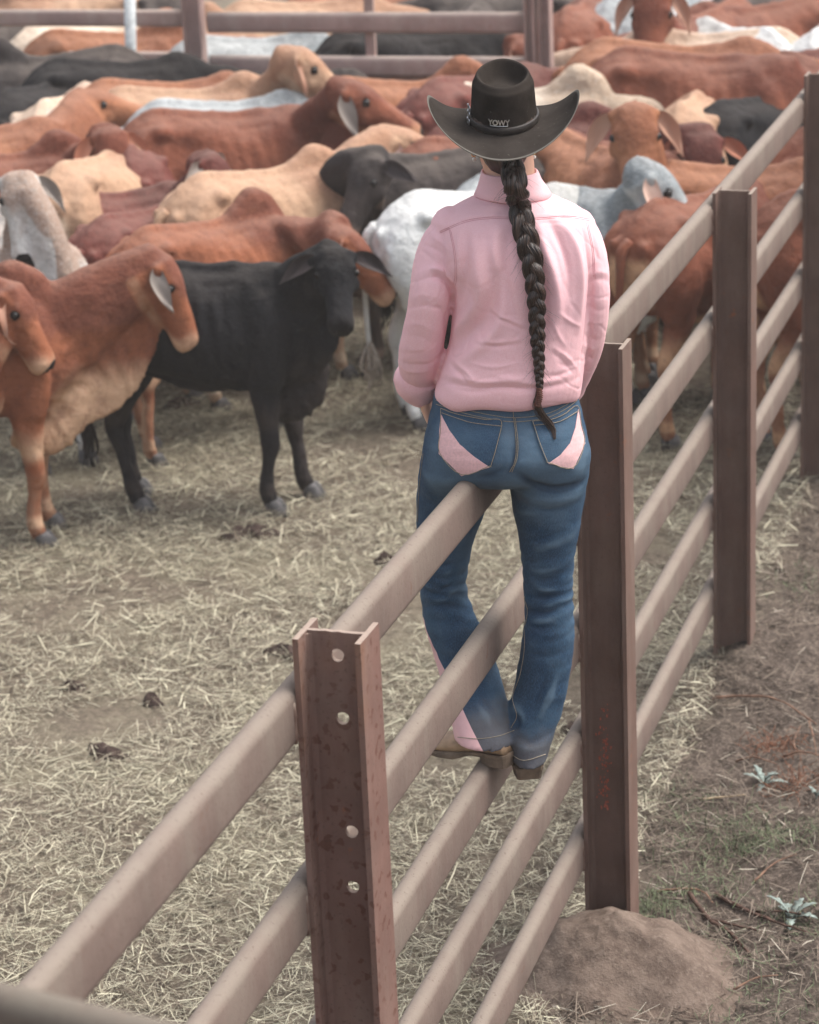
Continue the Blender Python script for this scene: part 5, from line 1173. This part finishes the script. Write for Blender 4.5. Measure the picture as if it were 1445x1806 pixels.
# ================================================================= GROUND CLUTTER
DUNG = plain('dried_dung', (.055, .038, .032), .95, .1, var=.5, scale=30)
def dung(px, py, r, label, seed):
    q = onz(px, py, 0); V = []; F = []; nr_, na = 14, 40
    for i in range(nr_ + 1):
        for j in range(na):
            t = i/nr_; a = j/na*6.2832; k = 1 + .25*math.sin(2*a + seed) + .16*math.sin(3*a + seed*2.3) + .1*math.sin(7*a + seed)
            V.append((q[0] + 1.25*r*t*k*math.cos(a), q[1] + r*t*k*math.sin(a), .032*(1 - t**2.2)))
    V = np.array(V); V[:, 2] += gh(V[:, 0], V[:, 1]) + .014*fbm(V, 24, seed, 3)*(V[:, 2] > .002) + .004
    V[-na:, 2] -= .02
    for i in range(nr_):
        for j in range(na): F.append((i*na + j, i*na + (j + 1) % na, (i + 1)*na + (j + 1) % na, (i + 1)*na + j))
    tag(mk('dung_pat', V, F, DUNG), label, 'dung', 'dung pats dried on the straw')
dung(442, 945, .085, 'dark crumbly dung pat on the straw in front of the black weaner', 1)
dung(505, 1155, .055, 'blackish dung lump just left of the top of the nearest post', 2)
dung(190, 1333, .06, 'dark dung pat above the nearest top rail at the lower left', 3)
dung(270, 1238, .035, 'small dark dung lump halfway down the open straw at the left', 4)
dung(678, 992, .04, 'small grey-black dung lump left of the knee of the woman', 5)
dung(320, 720, .06, 'flattened dung under the belly of the black weaner', 6)
dung(130, 1215, .04, 'faint brown dung smear left of the small dark lump', 8)
dung(1010, 1290, .035, 'dung lump showing between the right boot and the second post', 9)
dung(560, 700, .06, 'dung pat behind the front hooves of the black weaner', 10)
# twigs and roots on the outer side
TWIG = plain('dry_twig', (.22, .13, .09), .85, .15, var=.45, scale=40); DTW = plain('dark_root', (.10, .062, .048), .9, .1, var=.4, scale=40)
def twig(name, pts, r, label, mat=None, fork=None):
    P = []
    for px, py, h in pts: q = onz(px, py, 0); P.append((q[0], q[1], ghs(q[0], q[1]) + h))
    parts = [tube(P, list(np.linspace(r, r*.45, len(P))), 8, 5)]
    for f_ in fork or []:
        Q = []
        for px, py, h in f_: q = onz(px, py, 0); Q.append((q[0], q[1], ghs(q[0], q[1]) + h))
        parts.append(tube(Q, list(np.linspace(r*.6, r*.3, len(Q))), 6, 4))
    v, f = join(parts); v = v + fbm(v, 30, 3, 2)[:, None]*.0022; tag(mk(name, v, f, mat or TWIG), label, 'twig', 'twigs and roots lying on the dirt')
twig('twig', [(1258, 1250, .01), (1310, 1254, .03), (1370, 1275, .05), (1440, 1308, .03)], .005, 'long pale arching twig on the dirt below the third post', None, [[(1425, 1300, .04), (1436, 1330, .03), (1440, 1352, .01)]])
twig('root', [(1215, 1595, .01), (1250, 1635, .012), (1290, 1670, .01), (1325, 1700, .008)], .008, 'thick dark root running diagonally past the footing mound', DTW, [[(1250, 1635, .01), (1300, 1655, .015), (1335, 1668, .01)]])
twig('root', [(1262, 1590, .01), (1320, 1630, .012), (1372, 1655, .01), (1440, 1672, .006)], .006, 'dark branching root ending at the right edge', DTW, [[(1330, 1632, .01), (1400, 1640, .02), (1436, 1648, .01)]])
twig('twig', [(1160, 1580, .01), (1205, 1585, .014), (1240, 1590, .016), (1258, 1604, .01)], .004, 'reddish twig just right of the second post base')
twig('twig', [(1382, 1348, .01), (1410, 1354, .025), (1445, 1358, .02)], .005, 'pale crooked twig at the right edge above the upper seedling', None, [[(1410, 1354, .025), (1400, 1330, .035), (1412, 1310, .03)]])
twig('twig', [(1298, 1340, .005), (1330, 1350, .02), (1370, 1366, .01)], .004, 'reddish twig beside the upper grey-blue seedling')
twig('twig', [(1235, 1419, .008), (1275, 1421, .01), (1318, 1421, .008)], .0035, 'straight straw-coloured stick lying across the dirt', plain('straw_stick', (.42, .32, .20), .8, var=.3, scale=60))
twig('twig', [(1330, 1570, .005), (1365, 1548, .02), (1405, 1540, .015)], .0035, 'thin bent twig above the lower grey-blue seedling')
twig('twig', [(1295, 1765, .01), (1330, 1752, .02), (1372, 1753, .01)], .0035, 'short pale twig in the green grass at the lower right')
# grey-blue seedlings
LEAF = plain('blue_grey_leaf', (.24, .285, .255), .8, .15, var=.4, scale=80)
def seedling(px, py, s, label, n=6, seed=1):
    q = onz(px, py, 0); g = ghs(q[0], q[1]); root = tag(empty('seedling', (q[0], q[1], g)), label, 'seedling', 'grey-blue seedlings on the dirt'); rg = np.random.default_rng(seed)
    for i in range(n):
        a = i*2.4 + rg.uniform(-.3, .3); el = R(rg.uniform(28, 75)); ln_ = s*rg.uniform(.7, 1.1); V = []; F = []
        for k in range(9):
            t = k/8; e = el - t*.5; w_ = s*.12*math.sin(math.pi*min(1, t*.93 + .07))**.7*(1 + .35*math.sin(t*22)) + .0006; c_ = np.array((math.cos(a)*math.cos(e), math.sin(a)*math.cos(e), math.sin(e)))*ln_*t; sd = np.array((-math.sin(a), math.cos(a), 0))
            up_ = np.array((0, 0, w_*.5)); V += [c_ - sd*w_ + up_, c_ - np.array((0, 0, .0008)), c_ + sd*w_ + up_, c_ + np.array((0, 0, .0008))]
        for k in range(8):
            for j in range(4): F.append((k*4 + j, k*4 + (j + 1) % 4, k*4 + 4 + (j + 1) % 4, k*4 + 4 + j))
        mk('leaf', V, F, LEAF, root)
    mk('stem', *tube([(0, 0, -.01), (0, 0, .012)], [.003, .003], 8), LEAF, root)
seedling(1347, 1392, .085, 'upper small grey-blue seedling beside reddish twigs on the outer dirt', 6, 2)
seedling(1397, 1640, .095, 'lower grey-blue seedling with spiky leaves near the bottom right', 7, 5)
seedling(1440, 1428, .05, 'tiny grey-blue seedling cut off by the right edge', 4, 7)
# rusty dry weed tangle near the seedlings
rg = np.random.default_rng(9); pr = []
for i in range(260):
    c0 = onz(*( (1405, 1400, 0) if i % 2 else (1370, 1330, 0))); p = np.array((c0[0] + rg.normal(0, .05), c0[1] + rg.normal(0, .06), 0)); p[2] = ghs(p[0], p[1]) + .002
    d = unit(rg.normal(0, 1, 3)*(1, 1, .5) + (0, 0, .5)); ln_ = rg.uniform(.02, .07); pr.append(tube([p, p + d*ln_*.5 + rg.normal(0, .006, 3), p + d*ln_ + rg.normal(0, .012, 3)], [.0012, .001, .0005], 4, 2))
tag(mk('dry_weed', *join(pr), plain('rusty_weed', (.24, .11, .065), .85, var=.4, scale=60)), kind='stuff')
# ---------------------------------------------------------------- dust in the air
hz = box(-22, 14, -4, 34, -1.2, 4.6); hm_ = bpy.data.materials.new('dust_haze'); hm_.use_nodes = True; t_ = hm_.node_tree; t_.nodes.remove(t_.nodes['Principled BSDF'])
pv = t_.nodes.new('ShaderNodeVolumePrincipled'); pv.inputs['Color'].default_value = (.88, .84, .80, 1); pv.inputs['Density'].default_value = HAZE = .0027; pv.inputs['Anisotropy'].default_value = .2
t_.links.new(pv.outputs[0], t_.nodes['Material Output'].inputs['Volume'])
tag(mk('haze', *hz, hm_, smooth=False), kind='stuff')
SC.cycles.volume_bounces = 1; SC.cycles.max_bounces = 6
